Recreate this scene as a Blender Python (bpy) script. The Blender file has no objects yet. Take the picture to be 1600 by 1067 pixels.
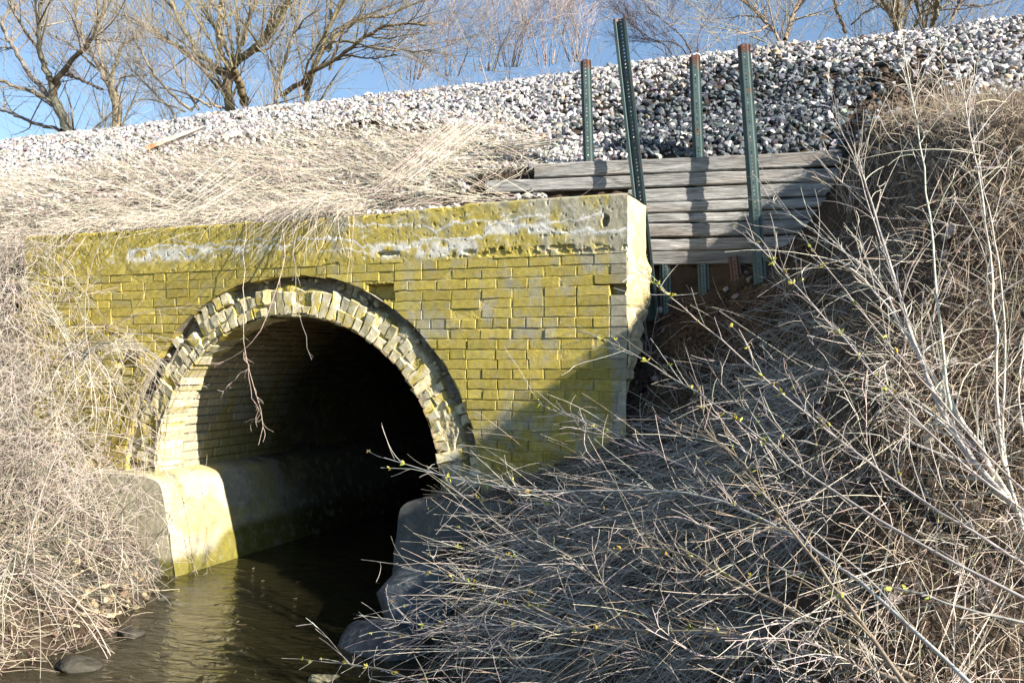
import bpy, math
import numpy as np
from mathutils import Vector
rng = np.random.default_rng(7)
S = bpy.context.scene
COL = S.collection
# ------------------------------------------------------------------ camera, light
YAW = math.radians(21.8); FPX = 1437.0; HY = 560.0; CY = -5.51
cam = bpy.data.cameras.new('camera'); camo = bpy.data.objects.new('camera', cam); COL.objects.link(camo)
camo.location = (0, CY, 0); camo.rotation_euler = (math.radians(90), 0, YAW)
cam.sensor_width = 36; cam.lens = 36*FPX/1600; cam.shift_y = (HY-533.5)/1600
cam.clip_start = 0.05; cam.clip_end = 2000
S.camera = camo
SUN = Vector((1.0, -0.265, 0.51)).normalized()
w = bpy.data.worlds.new('World'); S.world = w; w.use_nodes = True
nt = w.node_tree; sky = nt.nodes.new('ShaderNodeTexSky'); sky.sky_type = 'NISHITA'; sky.sun_disc = False
sky.sun_elevation = math.asin(SUN.z); sky.sun_rotation = math.atan2(SUN.x, SUN.y)
sky.air_density = 1.0; sky.dust_density = 0.15; sky.ozone_density = 2.2
nt.links.new(sky.outputs[0], nt.nodes['Background'].inputs[0]); nt.nodes['Background'].inputs[1].default_value = 0.07
sl = bpy.data.lights.new('sun', 'SUN'); sl.energy = 4.9; sl.angle = math.radians(0.5); sl.color = (1, 0.93, 0.82)
so = bpy.data.objects.new('sun', sl); COL.objects.link(so); so.location = (20, -6, 12)
so.rotation_euler = SUN.to_track_quat('Z', 'Y').to_euler()
S.view_settings.view_transform = 'Standard'; S.view_settings.look = 'None'
S.view_settings.exposure = 1.4; S.view_settings.gamma = 1
S.render.engine = 'CYCLES'; S.cycles.max_bounces = 6

# ------------------------------------------------------------------ photograph measurements -> places
CS, SN = math.cos(YAW), math.sin(YAW)
def ray(px, py):
    u = (px-800)/FPX
    return np.array([-SN+CS*u, CS+SN*u, (HY-py)/FPX])
def P(px, py, y):                       # point where the sight line meets the plane y
    d = ray(px, py); t = (y-CY)/d[1]; return np.array([0, CY, 0])+d*t
def PT(px, py, t):
    return np.array([0, CY, 0])+ray(px, py)*t

# ------------------------------------------------------------------ noise
def _h(i, j, k, s):
    n = (i*374761393 + j*668265263 + k*2147483647 + s*974634777) & 0xffffffff
    n = ((n ^ (n >> 13))*1274126177) & 0xffffffff
    n = ((n ^ (n >> 15))*2246822519) & 0xffffffff
    return ((n ^ (n >> 16)) & 0xffffff)/float(0xffffff)
def vn(p, s=0):
    p = np.asarray(p, float); i = np.floor(p).astype(np.int64); f = p-i; f = f*f*(3-2*f)
    r = 0
    for a in (0, 1):
        for b in (0, 1):
            for c in (0, 1):
                wgt = (f[..., 0] if a else 1-f[..., 0])*(f[..., 1] if b else 1-f[..., 1])*(f[..., 2] if c else 1-f[..., 2])
                r = r+wgt*_h(i[..., 0]+a, i[..., 1]+b, i[..., 2]+c, s)
    return r
def fbm(p, s=0, o=3):
    r = 0; a = .5; t = 0; p = np.asarray(p, float)
    for k in range(o):
        r = r+a*vn(p*2**k, s+k*17); t += a; a *= .5
    return r/t
def xyz(x, y, z=None):
    x, y = np.broadcast_arrays(np.asarray(x, float), np.asarray(y, float))
    return np.stack([x, y, np.zeros_like(x) if z is None else z+np.zeros_like(x)], -1)
def sst(a, b, x): t = np.clip((x-a)/(b-a), 0, 1); return t*t*(3-2*t)
def smin(a, b, k):
    h = np.clip(.5+.5*(b-a)/k, 0, 1); return b*(1-h)+a*h-k*h*(1-h)
def norm(v): return v/np.maximum(np.linalg.norm(v, axis=-1, keepdims=True), 1e-9)

# ------------------------------------------------------------------ terrain
def Epl(y):
    y = np.asarray(y, float)
    up = .8467+.667*y
    r = smin(up, np.full_like(y, 2.76), .22)
    return np.minimum(r, np.maximum(2.75-.6*(y-6.5), -.3))
def yboard(x): return .75+.176*(x+1.4)
def H(x, y, rough=True):
    x, y = np.broadcast_arrays(np.asarray(x, float), np.asarray(y, float))
    E = Epl(y)
    hW = -.40+np.where(y > 0, .85, .72)*y+.42*(x+1.45)+1.5*np.logaddexp(0, (x+.42)*9)/9
    hW = hW-.12*np.exp(-((y+.25)/.5)**2)
    hW = hW-1.7*np.maximum(0, -2.08-x)*sst(-.12, -.3, y)-5*np.maximum(0, -2.72-x)
    E = E+.15*np.exp(-((x-.40)/.45)**2-((y-.45)/.6)**2)+.64*np.exp(-((x-.65)/.65)**2-((y+.6)/.9)**2)
    hW = hW+.18*sst(-.3, -1.2, y)*sst(-1.9, -.5, x)
    R = smin(E, hW, .18)
    Lf = -1.6+.62*(-4.72-x+.48*np.clip(-.3-y, 0, 1.2)-1.2*np.maximum(0, -2.2-y))+1.2*np.maximum(0, y+.6)*(x < -6.4)-3*np.maximum(0, x+4.95)*sst(-.5, -.2, y)
    L = smin(E, Lf, .25)
    front = np.maximum(np.maximum(R, L), -2.0)
    far = np.minimum(-2.0+.35*np.maximum(0, -8.5-y), -.8)
    front = np.maximum(front, far)
    top = np.minimum(E, 1.0+(y-.3)*.75)
    inwall = (x > -6.45) & (x < -1.56)
    yb = yboard(x)+.07
    Eb = np.where((x > -2.7) & (x < -.1), np.minimum(E, 1.35+1.3*np.maximum(0, y-yb)), E)
    back = np.where(inwall, np.where((x > -2.7) & (y < yb), np.minimum(top, 1.04+.1*y), top), 0)
    back = np.where(inwall & (x > -2.7) & (y >= yb), np.maximum(Eb, 1.34), back)
    Eb = np.where((x > -2.7) & (x < -.1), np.minimum(E, 1.35+1.3*np.maximum(0, y-yb)), E)
    side = np.where((x >= -1.56), np.where(y < yb, R, Eb), np.where(x <= -6.45, L, back))
    h = np.where(inwall & (y < .3), front, side)
    h = np.where((y < 0) & ~inwall, front, h)
    if rough:
        h = h+.10*(fbm(xyz(x*1.3, y*1.3), 3, 3)-.5)*sst(-1.95, -1.5, h)
    return h
def G(px, py, tmax=12):                 # where the sight line meets the terrain
    d = ray(px, py); t = np.arange(1.2, tmax, .02)
    q = np.array([0, CY, 0])+d[None]*t[:, None]
    hit = q[:, 2] < H(q[:, 0], q[:, 1], False)
    k = np.argmax(hit) if hit.any() else len(t)-1
    return t[k], q[k]

# ------------------------------------------------------------------ mesh helpers
def vec(c): return np.asarray(c, float)
class MB:
    def __init__(s): s.v = []; s.c = []; s.q = []; s.t = []; s.n = 0; s.ng = []
    def c4(s, c):
        c = c.reshape(-1, c.shape[-1]); return c if c.shape[1] == 4 else np.c_[c, np.zeros(len(c))]
    def add(s, V, F, c=(.5, .5, .5)):
        V = np.asarray(V, float).reshape(-1, 3); F = np.asarray(F, int)
        c = np.asarray(c, float)
        if c.ndim == 1: c = np.tile(c, (len(V), 1))
        s.v.append(V); s.c.append(s.c4(c))
        (s.q if F.shape[1] == 4 else s.t).append(F+s.n); s.n += len(V)
    def poly(s, V, faces, c):
        V = np.asarray(V, float); c = np.asarray(c, float)
        if c.ndim == 1: c = np.tile(c, (len(V), 1))
        s.v.append(V); s.c.append(s.c4(c))
        for f in faces: s.ng.append([i+s.n for i in f])
        s.n += len(V)
    def build(s, name, mat, parent=None, origin=(0, 0, 0), smooth=False, **props):
        me = bpy.data.meshes.new(name)
        V = np.concatenate(s.v); C = np.concatenate(s.c)
        og = vec(parent.location) if parent is not None else vec(origin)
        V = V-og
        idx = []; tot = []
        if s.q: a = np.concatenate(s.q); idx.append(a.ravel()); tot.append(np.full(len(a), 4))
        if s.t: a = np.concatenate(s.t); idx.append(a.ravel()); tot.append(np.full(len(a), 3))
        if s.ng:
            idx.append(np.array([i for f in s.ng for i in f])); tot.append(np.array([len(f) for f in s.ng]))
        idx = np.concatenate(idx).astype(np.int32); tot = np.concatenate(tot).astype(np.int32)
        me.vertices.add(len(V)); me.vertices.foreach_set('co', V.astype(np.float32).ravel())
        me.loops.add(len(idx)); me.loops.foreach_set('vertex_index', idx)
        me.polygons.add(len(tot)); st = np.concatenate([[0], np.cumsum(tot)[:-1]]).astype(np.int32)
        me.polygons.foreach_set('loop_start', st)
        try: me.polygons.foreach_set('loop_total', tot)
        except Exception: pass
        me.polygons.foreach_set('use_smooth', np.full(len(tot), bool(smooth)))
        at = me.color_attributes.new('Col', 'FLOAT_COLOR', 'POINT')
        at.data.foreach_set('color', C.astype(np.float32).ravel())
        me.update(calc_edges=True); me.validate()
        me.materials.append(mat)
        o = bpy.data.objects.new(name, me); COL.objects.link(o)
        if parent is not None: o.parent = parent
        else: o.location = og
        for k, v in props.items(): o[k] = v
        return o
def thing(name, loc, label, cat, group=None):
    o = bpy.data.objects.new(name, None); COL.objects.link(o); o.location = Vector([float(a) for a in loc])
    o.empty_display_size = .1; o['label'] = label; o['category'] = cat
    if group: o['group'] = group
    return o
def tubes(mb, Pn, R, sides, col):
    Pn = np.asarray(Pn, float); N, n, _ = Pn.shape
    T = norm(np.gradient(Pn, axis=1))
    mt = np.abs(norm(T.mean(1, keepdims=True))); ref = np.where(mt[..., 2:3] > .75, np.array([1., .3, 0]), np.array([0., .1, 1.]))+0*T
    U = norm(np.cross(T, ref)); W = np.cross(T, U)
    a = np.arange(sides)*2*np.pi/sides+.4
    V = Pn[:, :, None]+R[:, :, None, None]*(np.cos(a)[None, None, :, None]*U[:, :, None]+np.sin(a)[None, None, :, None]*W[:, :, None])
    base = (np.arange(N)*n*sides)[:, None, None]+(np.arange(n-1)*sides)[None, :, None]
    k = np.arange(sides)[None, None]; k2 = (k+1) % sides
    F = np.stack([base+k, base+k2, base+sides+k2, base+sides+k], -1).reshape(-1, 4)
    c = np.asarray(col, float)
    if c.ndim == 1: c = np.tile(c, (N, 1))
    if c.ndim == 2: c = np.repeat(c[:, None], n, 1)
    mb.add(V.reshape(-1, 3), F, np.repeat(c.reshape(-1, 3), sides, 0))
def bend(P0, D, L, n, curl, grav, rg=rng, kink=0):
    P0 = np.asarray(P0, float); N = len(P0); D = norm(np.asarray(D, float)); out = [P0]; p = P0
    L = np.broadcast_to(L, (N,)); c = rg.normal(0, 1, (N, 3))*curl
    for i in range(n-1):
        D = norm(D+c+rg.normal(0, 1, (N, 3))*kink+np.array([0, 0, grav]))
        p = p+D*(L/(n-1))[:, None]; out.append(p)
    return np.stack(out, 1)
def taper(N, n, r0, r1):
    r0 = np.broadcast_to(r0, (N,)); r1 = np.broadcast_to(r1, (N,)); s = np.linspace(0, 1, n)[None]
    return r0[:, None]*(1-s)+r1[:, None]*s
def kids(Pn, R, num, spread, rg=rng, lo=.15, hi=1.0):   # random points along polylines with outgoing directions
    N, n, _ = Pn.shape; L = np.linalg.norm(np.diff(Pn, axis=1), axis=2).sum(1)
    i = rg.choice(N, num, p=L/L.sum()); s = rg.uniform(lo, hi, num)*(n-1)
    k = np.minimum(s.astype(int), n-2); f = (s-k)[:, None]
    p = Pn[i, k]*(1-f)+Pn[i, k+1]*f; d = norm(Pn[i, k+1]-Pn[i, k])
    r = R[i, k]*(1-f[:, 0])+R[i, k+1]*f[:, 0]
    return p, norm(d+rg.normal(0, 1, (num, 3))*spread), r
def smooth_line(pts, n):
    pts = np.asarray(pts, float); d = np.r_[0, np.cumsum(np.linalg.norm(np.diff(pts, axis=0), axis=1))]
    s = np.linspace(0, d[-1], n)
    # catmull-rom-like smoothing: linear resample then average
    q = np.stack([np.interp(s, d, pts[:, k]) for k in range(3)], 1)
    for _ in range(2): q[1:-1] = .25*q[:-2]+.5*q[1:-1]+.25*q[2:]
    return q
def vary(col, N, rg=rng, a=.18, h=.05):
    return np.clip(vec(col)[None]*(1+rg.normal(0, a, (N, 1)))+rg.normal(0, h, (N, 3))*vec(col)[None], .005, 1)
_t = (1+5**.5)/2
ICO = norm(np.array([[-1, _t, 0], [1, _t, 0], [-1, -_t, 0], [1, -_t, 0], [0, -1, _t], [0, 1, _t], [0, -1, -_t], [0, 1, -_t], [_t, 0, -1], [_t, 0, 1], [-_t, 0, -1], [-_t, 0, 1]]))
ICF = np.array([[0, 11, 5], [0, 5, 1], [0, 1, 7], [0, 7, 10], [0, 10, 11], [1, 5, 9], [5, 11, 4], [11, 10, 2], [10, 7, 6], [7, 1, 8], [3, 9, 4], [3, 4, 2], [3, 2, 6], [3, 6, 8], [3, 8, 9], [4, 9, 5], [2, 4, 11], [6, 2, 10], [8, 6, 7], [9, 8, 1]])
def rocks(mb, C, size, col, rg=rng, flat=.85):
    N = len(C); V = ICO[None]*(1+rg.uniform(-.42, .36, (N, 12, 1)))
    V = V*rg.uniform(.45, 1.3, (N, 1, 3))
    # flatten towards a few random planes: broken faces
    for _ in range(3):
        nn = norm(rg.normal(0, 1, (N, 1, 3))); dd = rg.uniform(.45, .8, (N, 1))
        s = (V*nn).sum(-1); V = V-nn*np.maximum(0, s-dd)[..., None]
    q = norm(rg.normal(0, 1, (N, 4))); w_, x, y, z = q.T
    Rm = np.stack([1-2*(y*y+z*z), 2*(x*y-z*w_), 2*(x*z+y*w_), 2*(x*y+z*w_), 1-2*(x*x+z*z), 2*(y*z-x*w_), 2*(x*z-y*w_), 2*(y*z+x*w_), 1-2*(x*x+y*y)], -1).reshape(N, 3, 3)
    V = np.einsum('nij,nkj->nki', Rm, V); V[..., 2] *= flat
    V = V*np.asarray(size).reshape(-1, 1, 1)+C[:, None]
    F = (ICF[None]+(np.arange(N)*12)[:, None, None]).reshape(-1, 3)
    mb.add(V.reshape(-1, 3), F, np.repeat(np.asarray(col), 12, 0))

# ------------------------------------------------------------------ materials
def mat(name, rough=.9, lichen=0, nscale=20, namt=.3, bump=.2, bscale=60, bdist=.01, spec=.25, stretch=None, trans=0):
    m = bpy.data.materials.new(name); m.use_nodes = True; n = m.node_tree; b = n.nodes['Principled BSDF']
    at = n.nodes.new('ShaderNodeAttribute'); at.attribute_name = 'Col'
    tc = n.nodes.new('ShaderNodeTexCoord'); mp = n.nodes.new('ShaderNodeMapping'); n.links.new(tc.outputs['Object'], mp.inputs[0])
    if stretch: mp.inputs['Scale'].default_value = stretch
    no = n.nodes.new('ShaderNodeTexNoise'); no.inputs['Scale'].default_value = nscale; no.inputs['Detail'].default_value = 6
    n.links.new(mp.outputs[0], no.inputs['Vector'])
    mr = n.nodes.new('ShaderNodeMapRange'); mr.inputs['From Min'].default_value = .3; mr.inputs['From Max'].default_value = .7
    mr.inputs['To Min'].default_value = 1-namt; mr.inputs['To Max'].default_value = 1+namt
    n.links.new(no.outputs['Fac'], mr.inputs['Value'])
    mx = n.nodes.new('ShaderNodeVectorMath'); mx.operation = 'SCALE'
    n.links.new(at.outputs['Color'], mx.inputs[0]); n.links.new(mr.outputs[0], mx.inputs['Scale'])
    src = mx.outputs[0]
    if lichen:                          # where the attribute's alpha is 1: grey masonry under patches of olive growth
        def noise(sc, det, mpn):
            q = n.nodes.new('ShaderNodeTexNoise'); q.inputs['Scale'].default_value = sc; q.inputs['Detail'].default_value = det; q.inputs['Roughness'].default_value = .6; n.links.new(mpn.outputs[0], q.inputs['Vector']); return q.outputs['Fac']
        def mth(op, a, b_=None, clampv=False):
            q = n.nodes.new('ShaderNodeMath'); q.operation = op; q.use_clamp = clampv
            for k_, v_ in enumerate((a, b_)):
                if v_ is None: continue
                if isinstance(v_, (int, float)): q.inputs[k_].default_value = v_
                else: n.links.new(v_, q.inputs[k_])
            return q.outputs[0]
        mp2 = n.nodes.new('ShaderNodeMapping'); n.links.new(tc.outputs['Object'], mp2.inputs[0]); mp2.inputs['Scale'].default_value = (1, 1, .45)
        sx_ = n.nodes.new('ShaderNodeSeparateXYZ'); n.links.new(tc.outputs['Object'], sx_.inputs[0])
        f_ = mth('ADD', mth('MULTIPLY', noise(1.7, 5, mp), .55), mth('ADD', mth('MULTIPLY', noise(8, 6, mp2), .35), mth('MULTIPLY', noise(40, 4, mp), .10)))
        f_ = mth('SUBTRACT', f_, mth('MULTIPLY', sx_.outputs[0], .022))
        edge = mth('MULTIPLY', mth('SUBTRACT', sx_.outputs[0], 2.36), 2.0); edge = mth('MAXIMUM', edge, 0.0); f_ = mth('SUBTRACT', f_, mth('MINIMUM', edge, .10))
        mrr = n.nodes.new('ShaderNodeMapRange'); mrr.interpolation_type = 'SMOOTHSTEP'; mrr.inputs['From Min'].default_value = .375; mrr.inputs['From Max'].default_value = .475; n.links.new(f_, mrr.inputs['Value'])
        ml = n.nodes.new('ShaderNodeMix'); ml.data_type = 'RGBA'; n.links.new(mrr.outputs[0], ml.inputs[0]); ml.inputs[6].default_value = (.35, .325, .235, 1); ml.inputs[7].default_value = (.41, .33, .075, 1)
        mt_ = n.nodes.new('ShaderNodeVectorMath'); mt_.operation = 'MULTIPLY'; n.links.new(ml.outputs[2], mt_.inputs[0]); n.links.new(src, mt_.inputs[1])
        mw = n.nodes.new('ShaderNodeMix'); mw.data_type = 'RGBA'; n.links.new(at.outputs['Alpha'], mw.inputs[0]); n.links.new(src, mw.inputs[6]); n.links.new(mt_.outputs[0], mw.inputs[7]); src = mw.outputs[2]
    if lichen:                          # crust that breaks up the growth at a scale finer than the bricks
        for sc, lo, hi, colr, am in ((11, .50, .68, (.33, .31, .23, 1), .75*lichen), (38, .52, .66, (.22, .17, .03, 1), .5*lichen), (85, .60, .68, (.58, .54, .38, 1), .55*lichen)):
            n3 = n.nodes.new('ShaderNodeTexNoise'); n3.inputs['Scale'].default_value = sc; n3.inputs['Detail'].default_value = 8; n3.inputs['Roughness'].default_value = .65
            n.links.new(mp.outputs[0], n3.inputs['Vector']); m3 = n.nodes.new('ShaderNodeMapRange'); m3.interpolation_type = 'SMOOTHSTEP'
            m3.inputs['From Min'].default_value = lo; m3.inputs['From Max'].default_value = hi; m3.inputs['To Max'].default_value = am
            n.links.new(n3.outputs['Fac'], m3.inputs['Value']); mi = n.nodes.new('ShaderNodeMix'); mi.data_type = 'RGBA'
            n.links.new(m3.outputs[0], mi.inputs[0]); n.links.new(src, mi.inputs[6]); mi.inputs[7].default_value = colr; src = mi.outputs[2]
    n.links.new(src, b.inputs['Base Color'])
    b.inputs['Roughness'].default_value = rough; b.inputs['Specular IOR Level'].default_value = spec
    if bump:
        n2 = n.nodes.new('ShaderNodeTexNoise'); n2.inputs['Scale'].default_value = bscale; n2.inputs['Detail'].default_value = 8
        n.links.new(mp.outputs[0], n2.inputs['Vector'])
        bu = n.nodes.new('ShaderNodeBump'); bu.inputs['Strength'].default_value = bump; bu.inputs['Distance'].default_value = bdist
        n.links.new(n2.outputs['Fac'], bu.inputs['Height']); n.links.new(bu.outputs[0], b.inputs['Normal'])
    return m
M_STONE = mat('crushed_stone', nscale=45, namt=.22, bump=.25, bscale=90)
M_SOIL = mat('soil', nscale=9, namt=.35, bump=.8, bscale=40, bdist=.03)
M_GRASS = mat('dry_stems', bump=0, nscale=6, namt=.15, rough=.75)
M_TWIG = mat('twig_bark', bump=0, nscale=30, namt=.2, rough=.8)
M_BARK = mat('tree_bark', nscale=14, namt=.3, bump=.7, bscale=22, bdist=.04, stretch=(1, 1, .25))
M_CONC = mat('old_concrete', lichen=.45, nscale=28, namt=.16, bump=.35, bscale=120, bdist=.006)
M_BRICK = mat('lichen_brick', lichen=.8, nscale=30, namt=.2, bump=.55, bscale=110, bdist=.006)
M_MORT = mat('mortar', lichen=.3, nscale=40, namt=.2, bump=.6, bscale=90, bdist=.01)
M_WOOD = mat('weathered_timber', nscale=5, namt=.5, bump=1.0, bscale=7, bdist=.010, stretch=(1.6, 26, 34))
M_METAL = mat('painted_steel', nscale=14, namt=.15, bump=.05, rough=.42, spec=.5)
M_BUD = mat('bud_leaf', bump=0, nscale=40, namt=.15, rough=.6)
M_BOULD = mat('boulder_stone', nscale=12, namt=.3, bump=.8, bscale=30, bdist=.02)

OLIVE = vec((.375, .30, .058)); GREY = vec((.31, .285, .19)); CREAM = vec((.56, .48, .30)); DKOL = vec((.16, .13, .02)); WHITE = vec((.62, .61, .56))
def lich(p, bias=0.0):
    """colour of lichen covered masonry: grey brick under patches of olive-yellow growth"""
    x = p[:, 0]; z = p[:, 2]; y = p[:, 1]
    f = fbm(np.stack([x*2.3, y*2, z*3.2], 1), 11, 4)+.35*(fbm(np.stack([x*9, y*9, z*3.0], 1), 12, 3)-.5)
    base = sst(-1.45, -2.3, x)*.10
    a = sst(.33, .66, f+bias+base)[:, None]*.92
    g = fbm(np.stack([x*14, y*14, z*14], 1), 13, 3)[:, None]
    ol = OLIVE*(.78+.5*g)*(1-.45*sst(-.3, -.85, z)[:, None]*sst(-3., -2.3, x)[:, None])
    gr = GREY*(.75+.5*g)
    return gr*(1-a)+ol*a

# ------------------------------------------------------------------ ground
def axis(fine0, fine1, st, lo, hi):
    a = list(np.arange(fine0, fine1+1e-6, st)); g = st
    while a[-1] < hi: g *= 1.25; a.append(a[-1]+g)
    g = st
    while a[0] > lo: g *= 1.25; a.insert(0, a[0]-g)
    return np.array(a)
X = axis(-11, 4.5, .05, -300, 300); Y = axis(-4.6, 3.4, .05, -300, 300)
gx, gy = np.meshgrid(X, Y, indexing='ij'); gz = H(gx, gy)
gz = gz+.03*(fbm(xyz(gx*9, gy*9), 5, 3)-.5)
V = np.stack([gx, gy, gz], -1).reshape(-1, 3)
nx, ny = gx.shape; I = np.arange(nx*ny).reshape(nx, ny)
F = np.stack([I[:-1, :-1], I[1:, :-1], I[1:, 1:], I[:-1, 1:]], -1).reshape(-1, 4)
cx = (gx[:-1, :-1]+gx[1:, 1:]).ravel()/2; cy_ = (gy[:-1, :-1]+gy[1:, 1:]).ravel()/2
keep = ~((cx > -6.45) & (cx < -1.5) & (cy_ > .03) & (cy_ < .33))
soil = vec((.10, .068, .042)); tan = vec((.17, .135, .09))
m = fbm(xyz(V[:, 0]*2, V[:, 1]*2), 21, 3)[:, None]
c = soil*.6*(.7+.6*m); hole = np.exp(-(((V[:, 0]+1.)/.55)**2+((V[:, 1]-.35)/.6)**2))[:, None]
c = c*(1-hole)+vec((.075, .05, .032))*(.8+.4*m)*hole
mb = MB(); mb.add(V, F[keep], c)
lf = (sst(-4.3, -4.8, V[:, 0])*sst(.1, -.2, V[:, 1]))[:, None]; c = c*(1-lf)+vec((.085, .075, .055))*(.5+m)*lf; mb = MB(); mb.add(V, F[keep], c)
mb.build('ground', M_SOIL, smooth=True, kind='structure')

# ------------------------------------------------------------------ water
def water_mat():
    m = bpy.data.materials.new('stream_water'); m.use_nodes = True; n = m.node_tree; b = n.nodes['Principled BSDF']
    b.inputs['Base Color'].default_value = (.020, .018, .008, 1); b.inputs['Roughness'].default_value = .04; b.inputs['IOR'].default_value = 1.33
    b.inputs['Specular IOR Level'].default_value = .6
    tc = n.nodes.new('ShaderNodeTexCoord'); mp = n.nodes.new('ShaderNodeMapping'); n.links.new(tc.outputs['Object'], mp.inputs[0])
    mp.inputs['Rotation'].default_value = (0, 0, .5); mp.inputs['Scale'].default_value = (5, 11, 5)
    a = n.nodes.new('ShaderNodeTexNoise'); a.inputs['Scale'].default_value = 1.0; a.inputs['Detail'].default_value = 5; a.inputs['Distortion'].default_value = .8
    n.links.new(mp.outputs[0], a.inputs['Vector'])
    bu = n.nodes.new('ShaderNodeBump'); bu.inputs['Strength'].default_value = .55; bu.inputs['Distance'].default_value = .035
    n.links.new(a.outputs['Fac'], bu.inputs['Height']); n.links.new(bu.outputs[0], b.inputs['Normal'])
    return m
mb = MB(); wx = np.linspace(-60, 60, 241); wy = np.linspace(-14, 12.4, 80)
gx2, gy2 = np.meshgrid(wx, wy, indexing='ij'); I = np.arange(gx2.size).reshape(gx2.shape)
F = np.stack([I[:-1, :-1], I[1:, :-1], I[1:, 1:], I[:-1, 1:]], -1).reshape(-1, 4)
mx_ = (gx2[:-1, :-1].ravel()+.25); my_ = (gy2[:-1, :-1].ravel())
k = (my_ < .1) | ((mx_ > -5.6) & (mx_ < -2.2))
mb.add(np.stack([gx2, gy2, gx2*0-1.6], -1), F[k], (.03, .03, .015))
mb.build('water', water_mat(), kind='structure')

# ------------------------------------------------------------------ culvert
AX, AZ, R1, R2 = -3.93, -.90, 1.22, 1.50
XR, XL, ZT, ZC = -1.442, -6.5, 1.02, .655
culv = thing('brick_culvert', (AX, 0, -1.7), 'brick stream culvert with crumbling arch and yellow-green lichen under a cracked concrete cap', 'culvert')
def clip(poly, nrm, d):                # keep nrm.p >= d
    out = []
    for i in range(len(poly)):
        a, b = poly[i], poly[(i+1) % len(poly)]; da = a@nrm-d; db = b@nrm-d
        if da >= 0: out.append(a)
        if (da >= 0) != (db >= 0): out.append(a+(b-a)*(da/(da-db)))
    return out
def prism(mb, poly, yf, yb, col, bev=.004, M=None, jit=.0015, tilt=0):
    """an irregular brick: outline poly (x,z), front at yf with worn arrises"""
    poly = [np.asarray(p, float) for p in poly]; n = len(poly)
    if n < 3: return
    ar = .5*sum(poly[i][0]*poly[(i+1) % n][1]-poly[(i+1) % n][0]*poly[i][1] for i in range(n))
    if abs(ar) < 2e-4: return
    if ar < 0: poly = poly[::-1]
    # subdivide outline for worn edges
    pts = []
    for i in range(n):
        a, b = poly[i], poly[(i+1) % n]; L = np.linalg.norm(b-a); k = max(1, int(L/.035))
        for j in range(k): pts.append(a+(b-a)*(j/k))
    q = np.array(pts); n = len(q); c = q.mean(0)
    q = q+rng.normal(0, jit, q.shape)
    dirn = q-c; ln = np.linalg.norm(dirn, axis=1, keepdims=True)
    inn = q-dirn/ln*(bev*rng.uniform(.6, 1.9, (n, 1)))
    yy = yf+tilt*(q[:, 0]-c[0])*1.0
    r0 = np.c_[inn[:, 0], yy+rng.normal(0, jit*.12, n), inn[:, 1]]
    r1 = np.c_[q[:, 0], yy+bev*rng.uniform(.7, 1.6, n), q[:, 1]]
    r2 = np.c_[q[:, 0], np.full(n, yb), q[:, 1]]
    ctr = np.array([[c[0], yf+rng.normal(0, jit*.15), c[1]]])
    V = np.r_[r0, r1, r2, ctr]; faces = []
    for i in range(n):
        j = (i+1) % n
        faces += [[3*n, i, j], [i, n+i, n+j, j], [n+i, 2*n+i, 2*n+j, n+j]]
    mb.poly(V, faces, col(V) if callable(col) else col)
bm = MB()
holes = [(936, 446, 982, 455), (580, 452, 614, 460), (588, 374, 622, 392), (186, 553, 210, 572), (600, 640, 600, 640)]
hb = []
for a in holes:
    p0 = P(a[0], a[1], 0); p1 = P(a[2], a[3], 0); hb.append((p0[0], p1[0], p1[2], p0[2]))
course = .066; zt = ZC-.004; i = 0
while zt > -1.7:
    zb = zt-course+.0065
    header = i in (6, 13, 20, 27)
    x = XR-.001; L0 = rng.uniform(.3, 1) if i % 2 else 1.0
    first = True
    while x > XL:
        L = (.104 if header else .209)
        if rng.random() < .10: L = .104
        if first: L *= (.5 if i % 2 else 1.0); first = False
        x0, x1 = x-L, x-.0001
        x = x0-.0065-(rng.uniform(.003, .014) if rng.random() < .14 else rng.uniform(0, .002))
        cxm = (x0+x1)/2; czm = (zt+zb)/2
        poly = [np.array(p) for p in ((x0, zb), (x1, zb), (x1, zt), (x0, zt))]
        dz = .004*np.sin(cxm*1.7+i)+.0016*rng.normal(); poly = [p+np.array([0, dz]) for p in poly]
        dv = np.array([cxm-AX, czm-AZ]); rr = np.linalg.norm(dv)
        if czm > AZ:
            if rr < R2+.17:
                nn = dv/rr; R2j = R2+.03*(vn([[math.atan2(dv[1], dv[0])*7, 3, 0]], 5)[0]-.5)+rng.normal(0, .004)
                poly = clip(poly, nn, nn@np.array([AX, AZ])+R2j)
        else:
            if x1 < AX+R1+.28 and x0 > AX-R1-.28: continue
            if abs(dv[0]) < R2+.1:
                sg = np.sign(dv[0]); poly = clip(poly, np.array([sg, 0]), sg*AX+R2)
        # the worn lower right corner of the wall
        if czm < -.14: poly = clip(poly, np.array([-1, 0.]), -(XR-.03-.06*min(1, (-.14-czm)*4)))
        if len(poly) < 3: continue
        if any(h[0]-.02 < cxm < h[1]+.02 and h[2]-.02 < czm < h[3]+.02 for h in hb): continue
        pr = rng.normal(0, .0016)+.006*(vn([[cxm*1.5, czm*2, 0]], 9)[0]-.5)
        if rng.random() < .03: pr += .008
        bb, tn = rng.normal(0, .04), 1+rng.normal(0, .10); gm = .45 if cxm > XR-.12 else 0
        def colf(V, bb=bb, tn=tn, gm=gm): return np.c_[np.full((len(V), 3), tn*(.9 if gm else 1))*np.array([[1, 1-bb*.3, 1-bb]]), np.ones(len(V))]
        prism(bm, poly, pr, .09, colf, bev=.0026, jit=.0017, tilt=rng.normal(0, .008))
    zt -= course; i += 1
bm.build('brick_face', M_BRICK, culv)

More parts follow.
